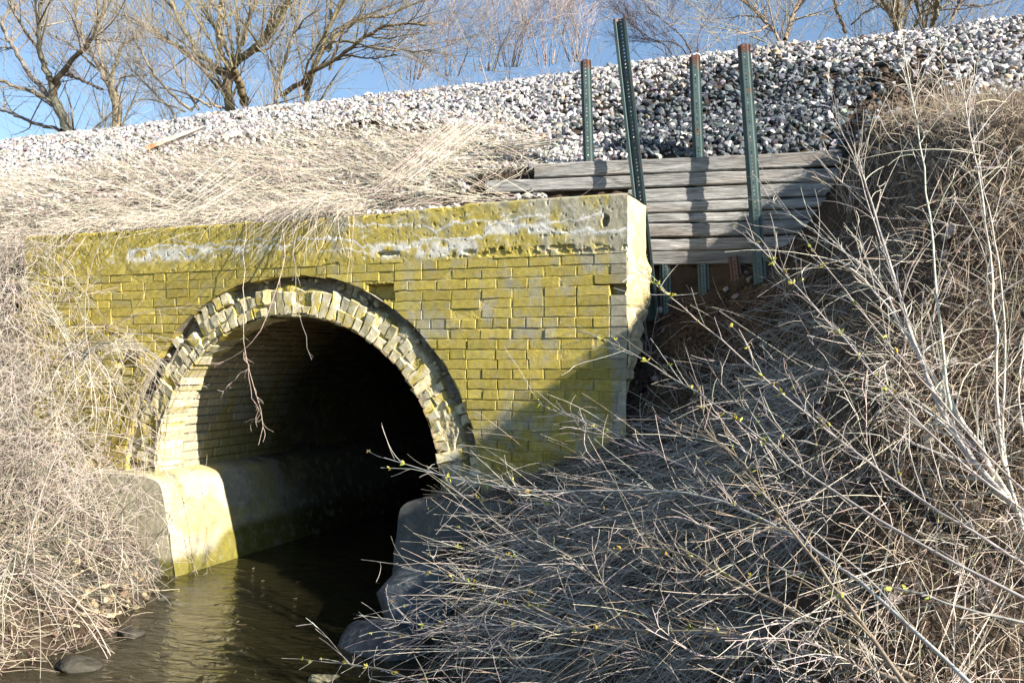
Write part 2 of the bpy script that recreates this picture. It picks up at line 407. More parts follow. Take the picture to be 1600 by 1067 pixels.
# mortar and rough core behind the bricks
mm = MB()
def polar(r, ph): return AX+r*np.cos(ph), AZ+r*np.sin(ph)
def grid(mb, Vg, col):
    a, b = Vg.shape[:2]; I = np.arange(a*b).reshape(a, b)
    F = np.stack([I[:-1, :-1], I[1:, :-1], I[1:, 1:], I[:-1, 1:]], -1).reshape(-1, 4)
    mb.add(Vg.reshape(-1, 3), F, col)
ph = np.linspace(0, np.pi, 181)
ro = []
for p in ph:
    cd, sd = math.cos(p), math.sin(p); t = 9
    if cd > 1e-6: t = min(t, (XR-.012-AX)/cd)
    if cd < -1e-6: t = min(t, (XL-AX)/cd)
    if sd > 1e-6: t = min(t, (ZC+.05-AZ)/sd)
    ro.append(t)
ro = np.array(ro); s = np.linspace(0, 1, 60)
rr = R2+.004+(ro-R2)[:, None]*s[None]**1.3
xx, zz = polar(rr, ph[:, None])
yy = .0055+.022*np.maximum(0, fbm(xyz(xx*9, zz*9), 31, 3)-.48)+.003*(fbm(xyz(xx*30, zz*30), 36, 2)-.5)
for h in hb: yy = np.where((xx > h[0]-.03) & (xx < h[1]+.03) & (zz > h[2]-.035) & (zz < h[3]+.035), .085, yy)
Vg = np.stack([xx, yy, zz], -1)
def mort(p): return np.c_[np.tile([[1.12, 1.12, 1.25]], (len(p), 1)), np.ones(len(p))]
grid(mm, Vg, mort(Vg.reshape(-1, 3)))
# step into the spalled ring
ys = np.linspace(0, 1, 14)
xx, zz = polar(R2+.004+0*ph[:, None]+.012*(fbm(xyz(ph[:, None]*9, ys[None]*2), 33)-.5), ph[:, None])
yy = .0075+ys[None]*.25+0*ph[:, None]
Vg = np.stack([xx, yy, zz], -1); grid(mm, Vg, vec((.26, .23, .17))*(.7+.6*fbm(Vg.reshape(-1, 3)*20, 4)[:, None]))
rad = np.linspace(R1+.05, R2+.02, 44)
xx, zz = polar(rad[None]+0*ph[:, None], ph[:, None]); yy = .135+.16*(fbm(xyz(xx*8, zz*8), 35, 4)-.5)+.03*(fbm(xyz(xx*40, zz*40), 34, 2)-.5)
Vg = np.stack([xx, yy, zz], -1); grid(mm, Vg, vec((.27, .245, .20))*(.6+.8*fbm(Vg.reshape(-1, 3)*18, 6)[:, None]))
for sg in (-1, 1):                       # legs below the springing
    x0 = AX+sg*R2; x1 = (XR-.05) if sg > 0 else XL
    gxx, gzz = np.meshgrid(np.linspace(x0, x1, 30), np.linspace(-1.75, AZ, 20), indexing='ij')
    Vg = np.stack([gxx, gxx*0+.0085, gzz], -1); grid(mm, Vg, mort(Vg.reshape(-1, 3)))
    gxx, gzz = np.meshgrid(np.linspace(AX+sg*R1, x0, 8), np.linspace(-1.75, AZ, 12), indexing='ij')
    Vg = np.stack([gxx, gxx*0+.05, gzz], -1); grid(mm, Vg, mort(Vg.reshape(-1, 3)))
mm.build('mortar_bed', M_MORT, culv)

# right end of the wall
em = MB(); zs = np.linspace(-.95, ZT-.012, 110); us = np.linspace(0, 1, 26)
Z, U = np.meshgrid(zs, us, indexing='ij')
dep = np.interp(zs, [-.95, -.35, -.15, 0, .3, .45, .52, .6, .7, 1.02], [.05, .06, .1, .2, .42, .50, .55, .52, .47, .47])[:, None]
xe = XR-.0-np.where(Z < -.14, .03+.06*np.minimum(1, (-.14-Z)*4), 0)
rg_ = fbm(np.stack([Z*0, U*dep*11, Z*13], -1), 41, 4)-.5
low = sst(.66, .58, Z); xe = xe+.004+rg_*(.012+.05*low)+.02*low*sst(.5, 1, U)-.012*sst(.97, 1, 1-U)
jz = np.abs(((ZC-Z)/course) % 1-.5) > .43
xe = xe-np.where(jz & (Z < .64), .008, 0)
Vg = np.stack([xe, .003+U*dep, Z+.003*rg_], -1)
ce = CREAM*(.8+.45*fbm(Vg.reshape(-1, 3)*16, 43, 4)[:, None])
gfc = sst(.5, .62, fbm(Vg.reshape(-1, 3)*5, 44, 3))[:, None]*.35
grid(em, Vg, ce*(1-gfc)+OLIVE*1.2*gfc)
# back of the wall
gxx, gzz = np.meshgrid(np.linspace(XL, XR-.01, 8), np.linspace(-.9, ZT-.02, 6), indexing='ij')
Vg = np.stack([gxx, gxx*0+.475, gzz], -1)[::-1]; grid(em, Vg[:, 4:], vec((.3, .27, .2)))
em.build('wall_end', M_MORT, culv)

# concrete cap
def W2(px, py): p = P(px, py, 0); return (p[0], p[2])
LINES = [([(540, 352), (612, 353), (654, 353), (680, 358), (704, 351), (740, 346), (764, 350), (787, 346), (811, 340), (837, 338), (856, 344), (879, 346), (905, 346), (924, 337), (939, 334), (946, 341)], .0045),
         ([(470, 372), (540, 375), (556, 378), (568, 387), (594, 382), (612, 384), (630, 387), (650, 380), (664, 377), (688, 371), (704, 375), (724, 376), (740, 374), (753, 371), (764, 359), (783, 350), (815, 352), (841, 354), (860, 359), (879, 365), (890, 365), (909, 359), (927, 363), (946, 361), (976, 360)], .008),
         ([(500, 392), (540, 391), (568, 395), (600, 393), (640, 392)], .003), ([(568, 387), (569, 405)], .003), ([(622, 370), (624, 386)], .003),
         ([(680, 358), (684, 371)], .004), ([(890, 365), (884, 378)], .002), ([(820, 338), (812, 326), (830, 318)], .002), ([(905, 346), (925, 318)], .002), ([(700, 351), (722, 336), (738, 330)], .002), ([(560, 352), (548, 340)], .002), ([(640, 353), (660, 340), (672, 346)], .002),
         ([(205, 392), (262, 382), (290, 388), (320, 386), (345, 388), (400, 382), (440, 386), (470, 372)], .006), ([(270, 372), (300, 383), (330, 382), (400, 372), (440, 378)], .004)]
segs = []
for pl, wd in LINES:
    q = [W2(*p) for p in pl]
    for a, b in zip(q[:-1], q[1:]): segs.append((a, b, wd))
def dseg(x, z, a, b):
    ax, az = a; dx, dz = b[0]-ax, b[1]-az; t = np.clip(((x-ax)*dx+(z-az)*dz)/(dx*dx+dz*dz+1e-9), 0, 1)
    return np.hypot(x-ax-t*dx, z-az-t*dz)
BAND = [((590, 384), (735, 378), .075), ((205, 392), (330, 388), .07), ((330, 388), (420, 386), .035), ((765, 352), (850, 350), .05)]
xs = np.linspace(XL, XR+.004, 1000); prof = []
zf = np.linspace(ZC-.004, ZT-.012, 62)
prof = [(0.0, z) for z in zf]+[(.004, ZT-.005), (.012, ZT-.001)]+[(yv, ZT) for yv in np.linspace(.03, .47, 12)]
py_, pz_ = np.array(prof).T
Xg, Yp = np.meshgrid(xs, py_, indexing='ij'); Zg = np.broadcast_to(pz_, Xg.shape).copy(); front = (np.arange(len(py_)) < 63)[None]
n1 = fbm(np.stack([Xg*14, Zg*14, Yp*14], -1), 51, 4)-.5; n2 = fbm(np.stack([Xg*50, Zg*50, Yp*30], -1), 52, 3)
wx_ = .035*(fbm(np.stack([Xg*24, Zg*24, Yp], -1), 53, 4)-.5); wz_ = .055*(fbm(np.stack([Xg*22+9, Zg*22, Yp], -1), 54, 4)-.5)
white = np.zeros_like(Xg); ridge = np.zeros_like(Xg)
for a, b, wd in segs:
    d = dseg(Xg+wx_, Zg+wz_, a, b); ridge = np.maximum(ridge, sst(wd*.8, wd*.1, d))
    white = np.maximum(white, sst(wd*1.9, wd*.3, d)*(.6 if wd < .003 else 1.0))
crk = fbm(np.stack([Xg*7, Zg*9, Yp], -1), 66, 4); crk2 = fbm(np.stack([Xg*5+40, Zg*8, Yp], -1), 67, 4); zone = sst(.70, .76, Zg)*sst(.985, .93, Zg)
white = np.maximum(white, .6*np.exp(-((crk-.5)/.007)**2)*zone); white = np.maximum(white, .5*np.exp(-((crk2-.47)/.006)**2)*zone)
white = white*(.62+.6*sst(.35, .6, fbm(np.stack([Xg*30, Zg*30, Yp], -1), 65, 3)))
for a, b, wd in BAND:
    A, B = W2(*a), W2(*b); d = dseg(Xg, Zg+wd*.5, A, B); k_ = fbm(np.stack([Xg*16, Zg*16, Yp], -1), 57, 4)
    white = np.maximum(white, sst(wd, wd*.3, d)*sst(.42, .60, k_+.04)*.8)
pit = sst(.73, .80, n2)
rag = sst(.70, .685, Zg)*sst(.50, .60, fbm(np.stack([Xg*26, Zg*40, Yp], -1), 58, 3))*sst(-2.9, -2.4, Xg)*sst(.662, .668, Zg)
rag2 = sst(.72, .70, Zg)*sst(.69, .695, Zg)*sst(.46, .56, fbm(np.stack([Xg*30, Zg*30, Yp], -1), 68, 3))*sst(-2.7, -2.4, Xg)*sst(-1.55, -1.75, Xg)
holeA = np.zeros_like(Xg)
for (hx, hy, rx, rz) in ((946, 344, .022, .03), (606, 396, .075, .016), (784, 391, .02, .022), (833, 395, .02, .022), (880, 392, .03, .013), (935, 392, .03, .012), (516, 414, .06, .010)):
    a, b = W2(hx, hy); holeA = np.maximum(holeA, sst(1.2, .8, np.hypot((Xg-a+wx_)/rx, (Zg-b+wz_*.5)/rz)))
edge = np.exp(-((ZT-Zg)/.012)**2)
Yg = Yp+(n1*.010-ridge*.0015+pit*.006+rag*.02+rag2*.025+holeA*.06)*front
erode = sst(-2.9, -3.3, Xg)*.02+.012*sst(.5, .7, fbm(xyz(Xg*3, 0*Xg), 59, 3))
Zg2 = Zg-np.where(Zg > ZT-.03, erode*(1+3*np.abs(n1)), 0)
Vg = np.stack([Xg, Yg-.002*front, Zg2], -1)
tone = (.84+.36*n2)
spot = sst(.5, 0, np.hypot((Xg-W2(856, 330)[0])/.05, (Zg-W2(856, 320)[1])/.09))*.7
topc = sst(.01, .03, Yp); al = (1-np.clip(white, 0, 1)*.95)*(1-topc)*(1-spot)
own = (WHITE*white[..., None]+vec((.36, .24, .02))*spot[..., None]+vec((.5, .45, .30))*((.8+.4*n2)*topc)[..., None])/np.maximum(white+spot+topc, .05)[..., None]
cc = np.concatenate([tone[..., None]*al[..., None]+own*(1-al[..., None]), al[..., None]], -1)
cm = MB(); a, b = Vg.shape[:2]; I = np.arange(a*b).reshape(a, b)
F = np.stack([I[:-1, :-1], I[1:, :-1], I[1:, 1:], I[:-1, 1:]], -1).reshape(-1, 4); cm.add(Vg.reshape(-1, 3), F, cc.reshape(-1, 4))
cm.build('concrete_cap', M_CONC, culv, smooth=True)

# arch ring: what is left of three rings of bricks
am = MB()
def vouss(r0, r1, a0, a1, yf, col, rot=0, jit=.003):
    pts = []
    for (r, a) in ((r0, a0), (r1, a0), (r1, a1), (r0, a1)): pts.append(np.array(polar(r, a)))
    c = sum(pts)/4; R = np.array([[math.cos(rot), -math.sin(rot)], [math.sin(rot), math.cos(rot)]])
    pts = [c+R@(p-c) for p in pts]
    prism(am, pts, yf, yf+.24, col, bev=.005, jit=jit, tilt=rng.normal(0, .09))
taken = []
for ring in range(3):
    r0 = R1-.015+ring*.102; a = -.12; da = .072/(r0+.05)
    while a < np.pi+.1:
        am_ = a+da/2; deg = math.degrees(am_); wv = da*rng.uniform(.88, .97)
        nz = vn([[am_*4.5, ring*1.7, 2]], 71)[0]; nz2 = vn([[am_*11, ring*3.1, 5]], 72)[0]; ok_ = True; y = .01
        if ring == 0: y = .002+.04*nz*nz2+(.0 if rng.random() > .10 else .05)
        elif ring == 1:
            y = .005+.05*nz*nz2+rng.uniform(0, .025); ok_ = nz2 > (.18 if 15 < deg < 165 else .05)
            if 135 < deg < 145: ok_ = nz2 > .55
        else:
            ok_ = (deg < 14 and nz2 > .15) or (112 < deg < 133) or (deg > 158) or (deg < 26 and nz2 > .45) or nz2 > .80; y = .015+.06*nz
            if 126 < deg < 131: ok_ = False
            if 30 < deg < 108 and ok_: y = .12+.04*nz
        if ring == 1 and any(abs(am_-b_) < da*.5 for b_ in taken): ok_ = False
        if not ok_: a += da; continue
        pal = rng.random() < (.26 if deg > 45 else .12); tn = 1.15*(1+rng.normal(0, .13)); cv = vec((.54, .46, .22))*rng.uniform(.8, 1.1)
        def colf(V, pal=pal, tn=tn, cv=cv):
            k_ = fbm(V*24, 141, 3)[:, None]; own_ = sst(.42, .60, k_+(.07 if pal else -.02))
            return np.c_[cv[None]*own_*(.8+.4*k_)+tn*(1-own_), 1-own_[:, 0]]
        if ring == 0 and rng.random() < .3 and deg > 8: r1_ = r0+.195*rng.uniform(.85, 1); taken.append(am_)
        elif ring == 0 and rng.random() < .3: r1_ = r0+.096*rng.uniform(.6, .95)
        else: r1_ = r0+.099*rng.uniform(.8, 1.12)
        vouss(r0+rng.normal(0, .003), r1_, a, a+wv, y, colf, rng.normal(0, .02+.05*(ring > 0)), jit=.0045); a += da
# loose mortar lumps left between the bricks
N = 420; aa = rng.uniform(.1, 2.75, N); r_ = rng.uniform(R1+.03, R2-.02, N); px_, pz_2 = polar(r_, aa)
rocks(am, np.stack([px_, rng.uniform(.05, .2, N), pz_2], 1), rng.uniform(.012, .035, N), vary((.42, .38, .26), N), flat=1)
am.build('arch_ring', M_BRICK, culv)

# barrel
# broken mortar bed of the two inner rings
rad = np.linspace(R1+.004, R1+.255, 30); phf = np.linspace(0, np.pi, 420)
xx, zz = polar(rad[None]+0*phf[:, None], phf[:, None]); nn_ = fbm(xyz(xx*16, zz*16), 37, 3); n4 = fbm(xyz(xx*5, zz*5), 38, 2)
yy = .022+.045*(nn_-.42)+.2*sst(R1+.17, R1+.25, rad+.16*(n4[:, :]-.45))+.02*n4
Vg = np.stack([xx, yy, zz], -1); mr2 = MB(); kq = fbm(Vg.reshape(-1, 3)*22, 39, 3)[:, None]; ow = sst(.42, .58, fbm(Vg.reshape(-1, 3)*9, 40, 3)[:, None]); grid(mr2, Vg, np.c_[(vec((.44, .385, .23))*ow+(1-ow))*(.6+.75*kq), 1-ow])
mr2.build('ring_mortar', M_MORT, culv)
bl = MB(); NPH = 160
def barrel_grid(y0, y1, ny_, detail):
    phs = np.linspace(0, np.pi, NPH if not detail else 460); ysb = np.linspace(y0, y1, ny_)
    A, Yb = np.meshgrid(phs, ysb, indexing='ij')
    cr = A*R1/.0735; ci = np.floor(cr); fr = cr-ci
    ln = Yb/.215+.5*(ci % 2)+.13*np.sin(ci*2.1); li = np.floor(ln); lf = ln-li
    joint = np.maximum(sst(.10, .03, np.minimum(fr, 1-fr)), sst(.045, .015, np.minimum(lf, 1-lf)))
    prt = (vn(np.stack([ci*3.3, li*5.1, 0*ci], -1), 81)-.5)*.014+.012*(fbm(np.stack([A*9, Yb*9, 0*A], -1), 82, 3)-.5)
    r = R1+.012*joint*detail-prt*detail+(0 if detail else .022)
    xx, zz = polar(r, A); Vg = np.stack([xx, Yb, zz], -1)
    tone = (.7+.6*vn(np.stack([ci*3.3+7, li*5.1, 0*ci], -1), 83))[..., None]
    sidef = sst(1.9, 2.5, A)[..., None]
    dark = vec((.14, .105, .065)); lt = vec((.43, .39, .275))  # sunlit look of the left side painted in: cream there, dark elsewhere
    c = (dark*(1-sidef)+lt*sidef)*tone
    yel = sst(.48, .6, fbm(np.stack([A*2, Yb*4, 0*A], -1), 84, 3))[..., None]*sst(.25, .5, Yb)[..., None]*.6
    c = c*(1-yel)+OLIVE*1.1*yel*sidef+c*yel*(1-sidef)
    c = c*(1-.86*sst(.45, 1.8, Yb)[..., None])  # shade of the interior painted into the brick colour, deepening inward
    c = c*(1-.55*joint[..., None])
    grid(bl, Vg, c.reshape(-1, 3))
shp = np.linspace(0, np.pi, 120)  # hidden sheets around the lining, added to block stray sunlight
for ro_ in (R1+.035, R1+.28):
    xx, zz = polar(ro_+0*shp, shp); Vg = np.stack([np.repeat(xx[:, None], 2, 1), np.tile([[.27, .9]], (120, 1)), np.repeat(zz[:, None], 2, 1)], -1); grid(bl, Vg, vec((.2, .18, .14)))
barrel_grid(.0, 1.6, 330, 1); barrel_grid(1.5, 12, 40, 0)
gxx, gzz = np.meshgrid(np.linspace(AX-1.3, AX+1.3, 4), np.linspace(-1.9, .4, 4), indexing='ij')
grid(bl, np.stack([gxx, gxx*0+12, gzz], -1), vec((.05, .04, .03)))  # added dark sheet closing the far end, keeps the barrel black
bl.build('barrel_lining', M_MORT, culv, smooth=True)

# footings
def footing(sg, name, label):
    f = MB(); xs_top = -4.92 if sg < 0 else -2.95; xs_bot = -4.80 if sg < 0 else -3.04
    back = (AX-R1-.75) if sg < 0 else (AX+R1+.55)
    # profile from the back over the top to below the water
    if sg < 0: pr = [(back, -.86), (-5.13, -.865), (-5.0, -.89), (-4.95, -.915), (-4.925, -.96), (-4.90, -1.05), (-4.86, -1.25), (-4.82, -1.45), (-4.79, -1.62), (-4.78, -1.9)]
    else: pr = [(back, -.90), (-2.70, -.91), (-2.86, -.935), (-2.915, -.955), (-2.945, -.99), (-2.955, -1.05), (-2.98, -1.25), (-3.0, -1.45), (-3.02, -1.62), (-3.03, -1.9)]
    pr = np.array(pr); d = np.r_[0, np.cumsum(np.linalg.norm(np.diff(pr, axis=0), axis=1))]; n = 70
    s_ = np.linspace(0, d[-1], n); px2 = np.interp(s_, d, pr[:, 0]); pz2 = np.interp(s_, d, pr[:, 1])
    ysf = np.r_[-.16, -.155, -.145, np.linspace(-.12, 2, 90), np.linspace(2.1, 12, 40)]
    A, Bq = np.meshgrid(np.arange(n), ysf, indexing='ij'); Xf = px2[A]; Zf = pz2[A].copy()
    fr = np.exp(-((Bq+.16)/.02)**2); Xf = Xf+sg*.006*fr; Zf = Zf-.006*fr
    nn_ = fbm(np.stack([Xf*7, Bq*7, Zf*7], -1), 91, 4)-.5; Xf = Xf+nn_*.02; Zf = Zf+nn_*.015
    Vg = np.stack([Xf, Bq, Zf], -1)
    def colr(Vq):
        k1 = fbm(Vq*4, 92, 4)[:, None]; k2 = fbm(Vq*15, 93, 3)[:, None]
        base = (vec((.42, .385, .28)) if sg < 0 else vec((.12, .122, .116)))*(.75+.5*k2)  # same concrete, right footing painted darker to stand for its shade
        yl = sst(.50, .60, k1)*(.62 if sg < 0 else .12)*sst(-.14, -.05, Vq[:, 1:2])*sst(-1.5, -1.3, Vq[:, 2:3])
        base = base*(1-yl)+vec((.47, .39, .13))*yl
        wet = sst(-1.44, -1.52, Vq[:, 2:3]+.05*(k1-.5)+.13*sst(.2, .5, Vq[:, 1:2])*(-1)); base = base*(1-wet)+vec((.17, .15, .03))*(.7+.5*k2)*wet
        base = base*(1-.85*sst(.5, 1.8, Vq[:, 1:2]))  # barrel shade painted into the concrete, darker with depth
        st_ = sst(.6, .66, fbm(Vq*np.array([3, 5, 1.2]), 95, 3)[:, None])*.5*sst(.55, .7, Vq[:, 1:2]); base = base*(1-st_)
        return base
    grid(f, Vg, colr(Vg.reshape(-1, 3)))
    # front face
    fz = np.linspace(0, 1, 40); Vf = np.zeros((n, 40, 3))
    for k_ in range(n):
        Vf[k_, :, 0] = Vg[k_, 0, 0]; Vf[k_, :, 1] = -.16; Vf[k_, :, 2] = Vg[k_, 0, 2]+(-1.9-Vg[k_, 0, 2])*fz
    bumpy = fbm(Vf*6, 96, 4)-.5; Vf[..., 1] += (bumpy-.1)*.02*np.minimum(1, fz*8)[None]*np.minimum(1, (n-1-np.arange(n))/4)[:, None]
    cf = colr(Vf.reshape(-1, 3))
    grid(f, Vf, cf)
    o = f.build(name, M_CONC, culv, smooth=False); o['label'] = label
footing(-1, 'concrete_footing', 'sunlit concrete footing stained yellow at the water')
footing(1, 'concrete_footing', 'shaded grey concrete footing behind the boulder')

# ------------------------------------------------------------------ timber boards and posts
bang = math.atan(.176)
zb_ = [1.382, 1.274, 1.178, 1.077, 1.0, .93, .829, .74, .639]
ends = [(-2.27, -.235), (-2.62, -.25), (-1.62, -.225), (-1.6, -.235), (-1.6, -.36), (-1.6, -.37), (-1.6, -.42), (-1.6, -.62)]
lab = ['topmost weathered grey board, holding back dark stones', 'second board from the top, reaching farthest behind the wall', 'third board from the top with a swirling knot', 'thin fourth board from the top, crossed by saw marks',
       'thin fifth board from the top, ending short on the right', 'pale wide board, sixth from the top', 'board with knots, seventh from the top and second from the bottom', 'lowest board, above the dark washed-out hollow']
yplace = lambda x: yboard(x)
def board(i):
    (x0, x1) = ends[i]; ztp, zbt = zb_[i]-.0045, zb_[i+1]+.0045; n = 140; th = .05
    c0 = (x0+x1)/2; mid = np.array([c0, yplace(c0), zbt]); L = (x1-x0)/math.cos(bang)
    s_ = np.linspace(-L/2, L/2, n); w_ = ztp-zbt; rr = .008
    ring = [(0, rr), (rr, 0), (th-rr, 0), (th, rr), (th, w_-rr), (th-rr, w_), (rr, w_), (0, w_-rr)]+[(0.0, rr+(w_-2*rr)*f_) for f_ in np.linspace(.94, .06, 14)]
    ring = np.array(ring); nr = len(ring)
    sg_ = np.repeat(s_[:, None], nr, 1); yv = ring[None, :, 0]+0*sg_; zv = ring[None, :, 1]+0*sg_
    wob = .010*(fbm(np.stack([sg_*1.8, zv*0, yv*0+i*5], -1), 101, 2)-.5)+.005*(fbm(np.stack([sg_*9, zv*10, yv*10+i*3], -1), 102, 3)-.5)
    zv = zv+wob*1.3; yv = yv+.011*(fbm(np.stack([sg_*3, zv*20, yv*0+i*9], -1), 103, 3)-.5)+(i*7%5)*.004
    endw = np.minimum(np.arange(n), n-1-np.arange(n)); sg_ = sg_+np.where(endw == 0, 1, 0)[:, None]*.012*(rng.random((1, nr))-.5)
    Vl = np.stack([sg_, yv, zv], -1).reshape(-1, 3)
    a = np.arange(n-1)[:, None]*nr; k_ = np.arange(nr)[None]; F = np.stack([a+k_, a+nr+k_, a+nr+(k_+1) % nr, a+(k_+1) % nr], -1).reshape(-1, 4)
    g = fbm(np.stack([Vl[:, 0]*2, Vl[:, 2]*30, Vl[:, 1]*20+i*7], -1), 104, 3)[:, None]
    crk_ = sst(.035, .0, np.abs(fbm(np.stack([Vl[:, 0]*1.5, Vl[:, 2]*24, Vl[:, 1]*9+i*7], -1), 107, 2)-.5))[:, None]*.45; col = vec((.36, .352, .335))*(rng.uniform(.75, 1.15))*(.5+.95*g)*(1-crk_); br = sst(.55, .7, fbm(Vl*np.array([2, 8, 8])+i*3, 105, 3))[:, None]*.4
    col = col*(1-br)+vec((.28, .22, .17))*br
    m_ = MB(); m_.add(Vl, F, col)
    m_.ng += [list(range(nr)), list(range((n-1)*nr, n*nr))[::-1]]
    o = m_.build('timber_board', M_WOOD, origin=(0, 0, 0))
    o.location = mid; o.rotation_euler = (0, 0, bang)
    o['label'] = lab[i]; o['category'] = 'board'; o['group'] = 'weathered boards stacked as a retaining wall'
for i in range(8): board(i)

def post(p_top, p_bot, label, face=-1, rust=.10, width=.073, rotz=0.15, dark=False):
    """perforated U-channel post: web with holes, two angled sides, two lips"""
    p_top, p_bot = vec(p_top), vec(p_bot); ax = p_top-p_bot; L = np.linalg.norm(ax); ax /= L
    e1 = norm(np.cross(np.array([-math.sin(rotz), math.cos(rotz), 0]), ax)); e2 = np.cross(ax, e1)   # e1 across, e2 depth
    if e1[0] < 0: e1, e2 = -e1, -e2
    if e2[1] < 0: e2 = -e2
    m_ = MB(); w2 = width/2; hw = w2*.42; dp = .026*face
    cell = .0254; nc = int(L/cell); green = vec((.068, .104, .098)); rustc = vec((.135, .058, .03))
    def put(U, D, Hh, F):
        Vv = p_bot+U[:, None]*e1+D[:, None]*e2+Hh[:, None]*ax
        k_ = fbm(Vv*30, 111, 3); rs = sst(L-rust-.03, L-rust+.03, Hh+(k_-.5)*.08)+.5*sst(.64, .75, k_)
        fade = .8+.5*fbm(Vv*np.array([8, 8, 2.]), 112, 2)
        c_ = green[None]*fade[:, None]*(1-np.clip(rs, 0, 1)[:, None])+rustc*(.7+.6*k_[:, None])*np.clip(rs, 0, 1)[:, None]
        m_.add(Vv, F, c_)
    # web cells with octagonal holes
    a8 = np.arange(8)*np.pi/4+np.pi/8; hr = .0052
    sq = np.array([[1, .4], [.4, 1], [-.4, 1], [-1, .4], [-1, -.4], [-.4, -1], [.4, -1], [1, -.4]])
    ou = np.c_[sq[:, 0]*hw, sq[:, 1]*cell/2]; ou[[0, 3, 4, 7], 0] = np.sign(ou[[0, 3, 4, 7], 0])*hw
    ou = np.array([[hw, cell/2], [0, cell/2], [-hw, cell/2], [-hw, 0], [-hw, -cell/2], [0, -cell/2], [hw, -cell/2], [hw, 0]])
    inn = np.c_[np.cos(np.arange(8)*np.pi/4+np.pi/4)*hr, np.sin(np.arange(8)*np.pi/4+np.pi/4)*hr]
    U = np.r_[ou[:, 0], inn[:, 0]]; Hh = np.r_[ou[:, 1], inn[:, 1]]; k8 = np.arange(8)
    F1 = np.stack([k8, (k8+1) % 8, 8+(k8+1) % 8, 8+k8], -1)
    allU = np.tile(U, nc); allH = (Hh[None]+(np.arange(nc)*cell+cell/2)[:, None]).ravel(); allF = (F1[None]+(np.arange(nc)*16)[:, None, None]).reshape(-1, 4)
    put(allU, np.full(len(allU), dp), allH, allF)
    hs = np.linspace(0, nc*cell, 2*nc+1)
    for s_ in (-1, 1):
        prf = [(s_*hw, dp), (s_*w2*.66, 0.0), (s_*w2, 0.0), (s_*w2, dp*.12)]
        for (ua, da_), (ub, db_) in zip(prf[:-1], prf[1:]):
            n_ = len(hs); F2 = np.stack([np.arange(n_-1), np.arange(n_-1)+1, n_+np.arange(n_-1)+1, n_+np.arange(n_-1)], -1)
            put(np.r_[np.full(n_, ua), np.full(n_, ub)], np.r_[np.full(n_, da_), np.full(n_, db_)], np.r_[hs, hs], F2)
    o = m_.build('sign_post', M_METAL, origin=tuple(p_bot)); o['label'] = label; o['category'] = 'post'; o['group'] = 'green steel posts bracing the boards'
    md = o.modifiers.new('thickness', 'SOLIDIFY'); md.thickness = .0032; md.offset = 0
def line3(a, b, k): return a+(b-a)*k
yb1 = yboard(-1.9)+.075
post(P(915, 93, .74), line3(P(915, 93, .74), P(920, 247, .76), 2.6), 'short green post farthest left, rising from the stones behind the boards', rust=.06)
post(P(1085, 84, .87), P(1102, 500, .84), 'short rusty-topped green post between the tallest post and the front post', rust=.08)
post(P(967, 25, .60), P(1020, 500, .60), 'tallest green post, leaning beside the end of the wall', face=1, rust=.03, width=.09, rotz=-.12)
post(P(1162, 70, .72), P(1190, 470, .70), 'green post with rusty top in front of the boards, right of the others', rust=.06, width=.080)
post(P(1038, 395, .80), P(1042, 520, .80), 'green post stub in the dark hollow beside the wall end', rust=0)
post(P(1146, 395, .84), P(1158, 505, .84), 'brownish leaning post stub farthest right in the hollow', rust=.2)

# ------------------------------------------------------------------ ballast stones
glx = []; gly = []
for p in ((-60, 285), (0, 272), (120, 262), (250, 232), (430, 212), (600, 190), (700, 195), (760, 215), (850, 245)):
    q = np.array([0, CY, 0]); d = ray(*p); t = (.8467+.667*CY)/(d[2]-.667*d[1]) if False else None
    # plane z = .8467+.667 y
    t = (.8467+.667*CY)/(d[2]-.667*d[1]); q = q+d*t; glx.append(q[0]); gly.append(q[1])
def glow(x):
    x = np.asarray(x, float); y = np.interp(x, glx, gly)
    y = np.where(x > -2.3, yboard(x)+.05, y)
    y = np.where(x > -.25, .95+.22*sst(-.2, .6, x)+.05*(x > .6)*(x-.6), y)
    return y
N = 30000
sx = rng.uniform(-11.5, 3.6, N); lowy = glow(sx); sy = lowy-.25*rng.random(N)**2+rng.random(N)*(3.25-lowy+.1)
fr_ = vn(np.stack([sx*2.5, sy*2.5, 0*sx], 1), 7)
near = (sy-lowy)
ok = (near > -.02-.25*fr_) & ((sx < -2.4) | (near > 0)); 
dirt = np.exp(-(((sx-.22)/.28)**2+((sy-1.45)/.45)**2)); ok &= (rng.random(N) > dirt*.75)
sx, sy, dirt = sx[ok], sy[ok], dirt[ok]; N = len(sx)
size = rng.uniform(.018, .036, N)*(1+.25*(rng.random(N) > .9)); sz = H(sx, sy)+size*.35+rng.uniform(0, .018, N)
patch = sst(1.25, .7, np.hypot((sx+.95)/1.25, (sy-1.55)/.80)+.35*(fbm(np.stack([sx*3, sy*3, 0*sx], 1), 8, 2)-.5))
dk = rng.random(N) < patch*.93
col = vary((.385, .37, .36), N, a=.28, h=.03); gr2 = rng.random(N) < .3; col[gr2] = vary((.27, .265, .28), gr2.sum(), a=.25)
wm = rng.random(N) < .05; col[wm] = vary((.42, .30, .20), wm.sum(), a=.2)
col[dk] = vary((.095, .105, .115), dk.sum(), a=.4)
dd_ = rng.random(N) < dirt*1.4; col[dd_] = vary((.10, .075, .055), dd_.sum(), a=.3)
mb = MB(); rocks(mb, np.stack([sx, sy, sz], 1), size, col)
k = 1500; bx = rng.uniform(-2.3, -.2, k); by = yboard(bx)+.10+rng.uniform(0, .55, k)**1.0; bs_ = rng.uniform(.02, .036, k)   # stones heaped against the boards
bcol = vary((.095, .105, .115), k, a=.4); lt_ = rng.random(k) < sst(-1.6, -2.1, bx)+.12; bcol[lt_] = vary((.50, .475, .45), lt_.sum())
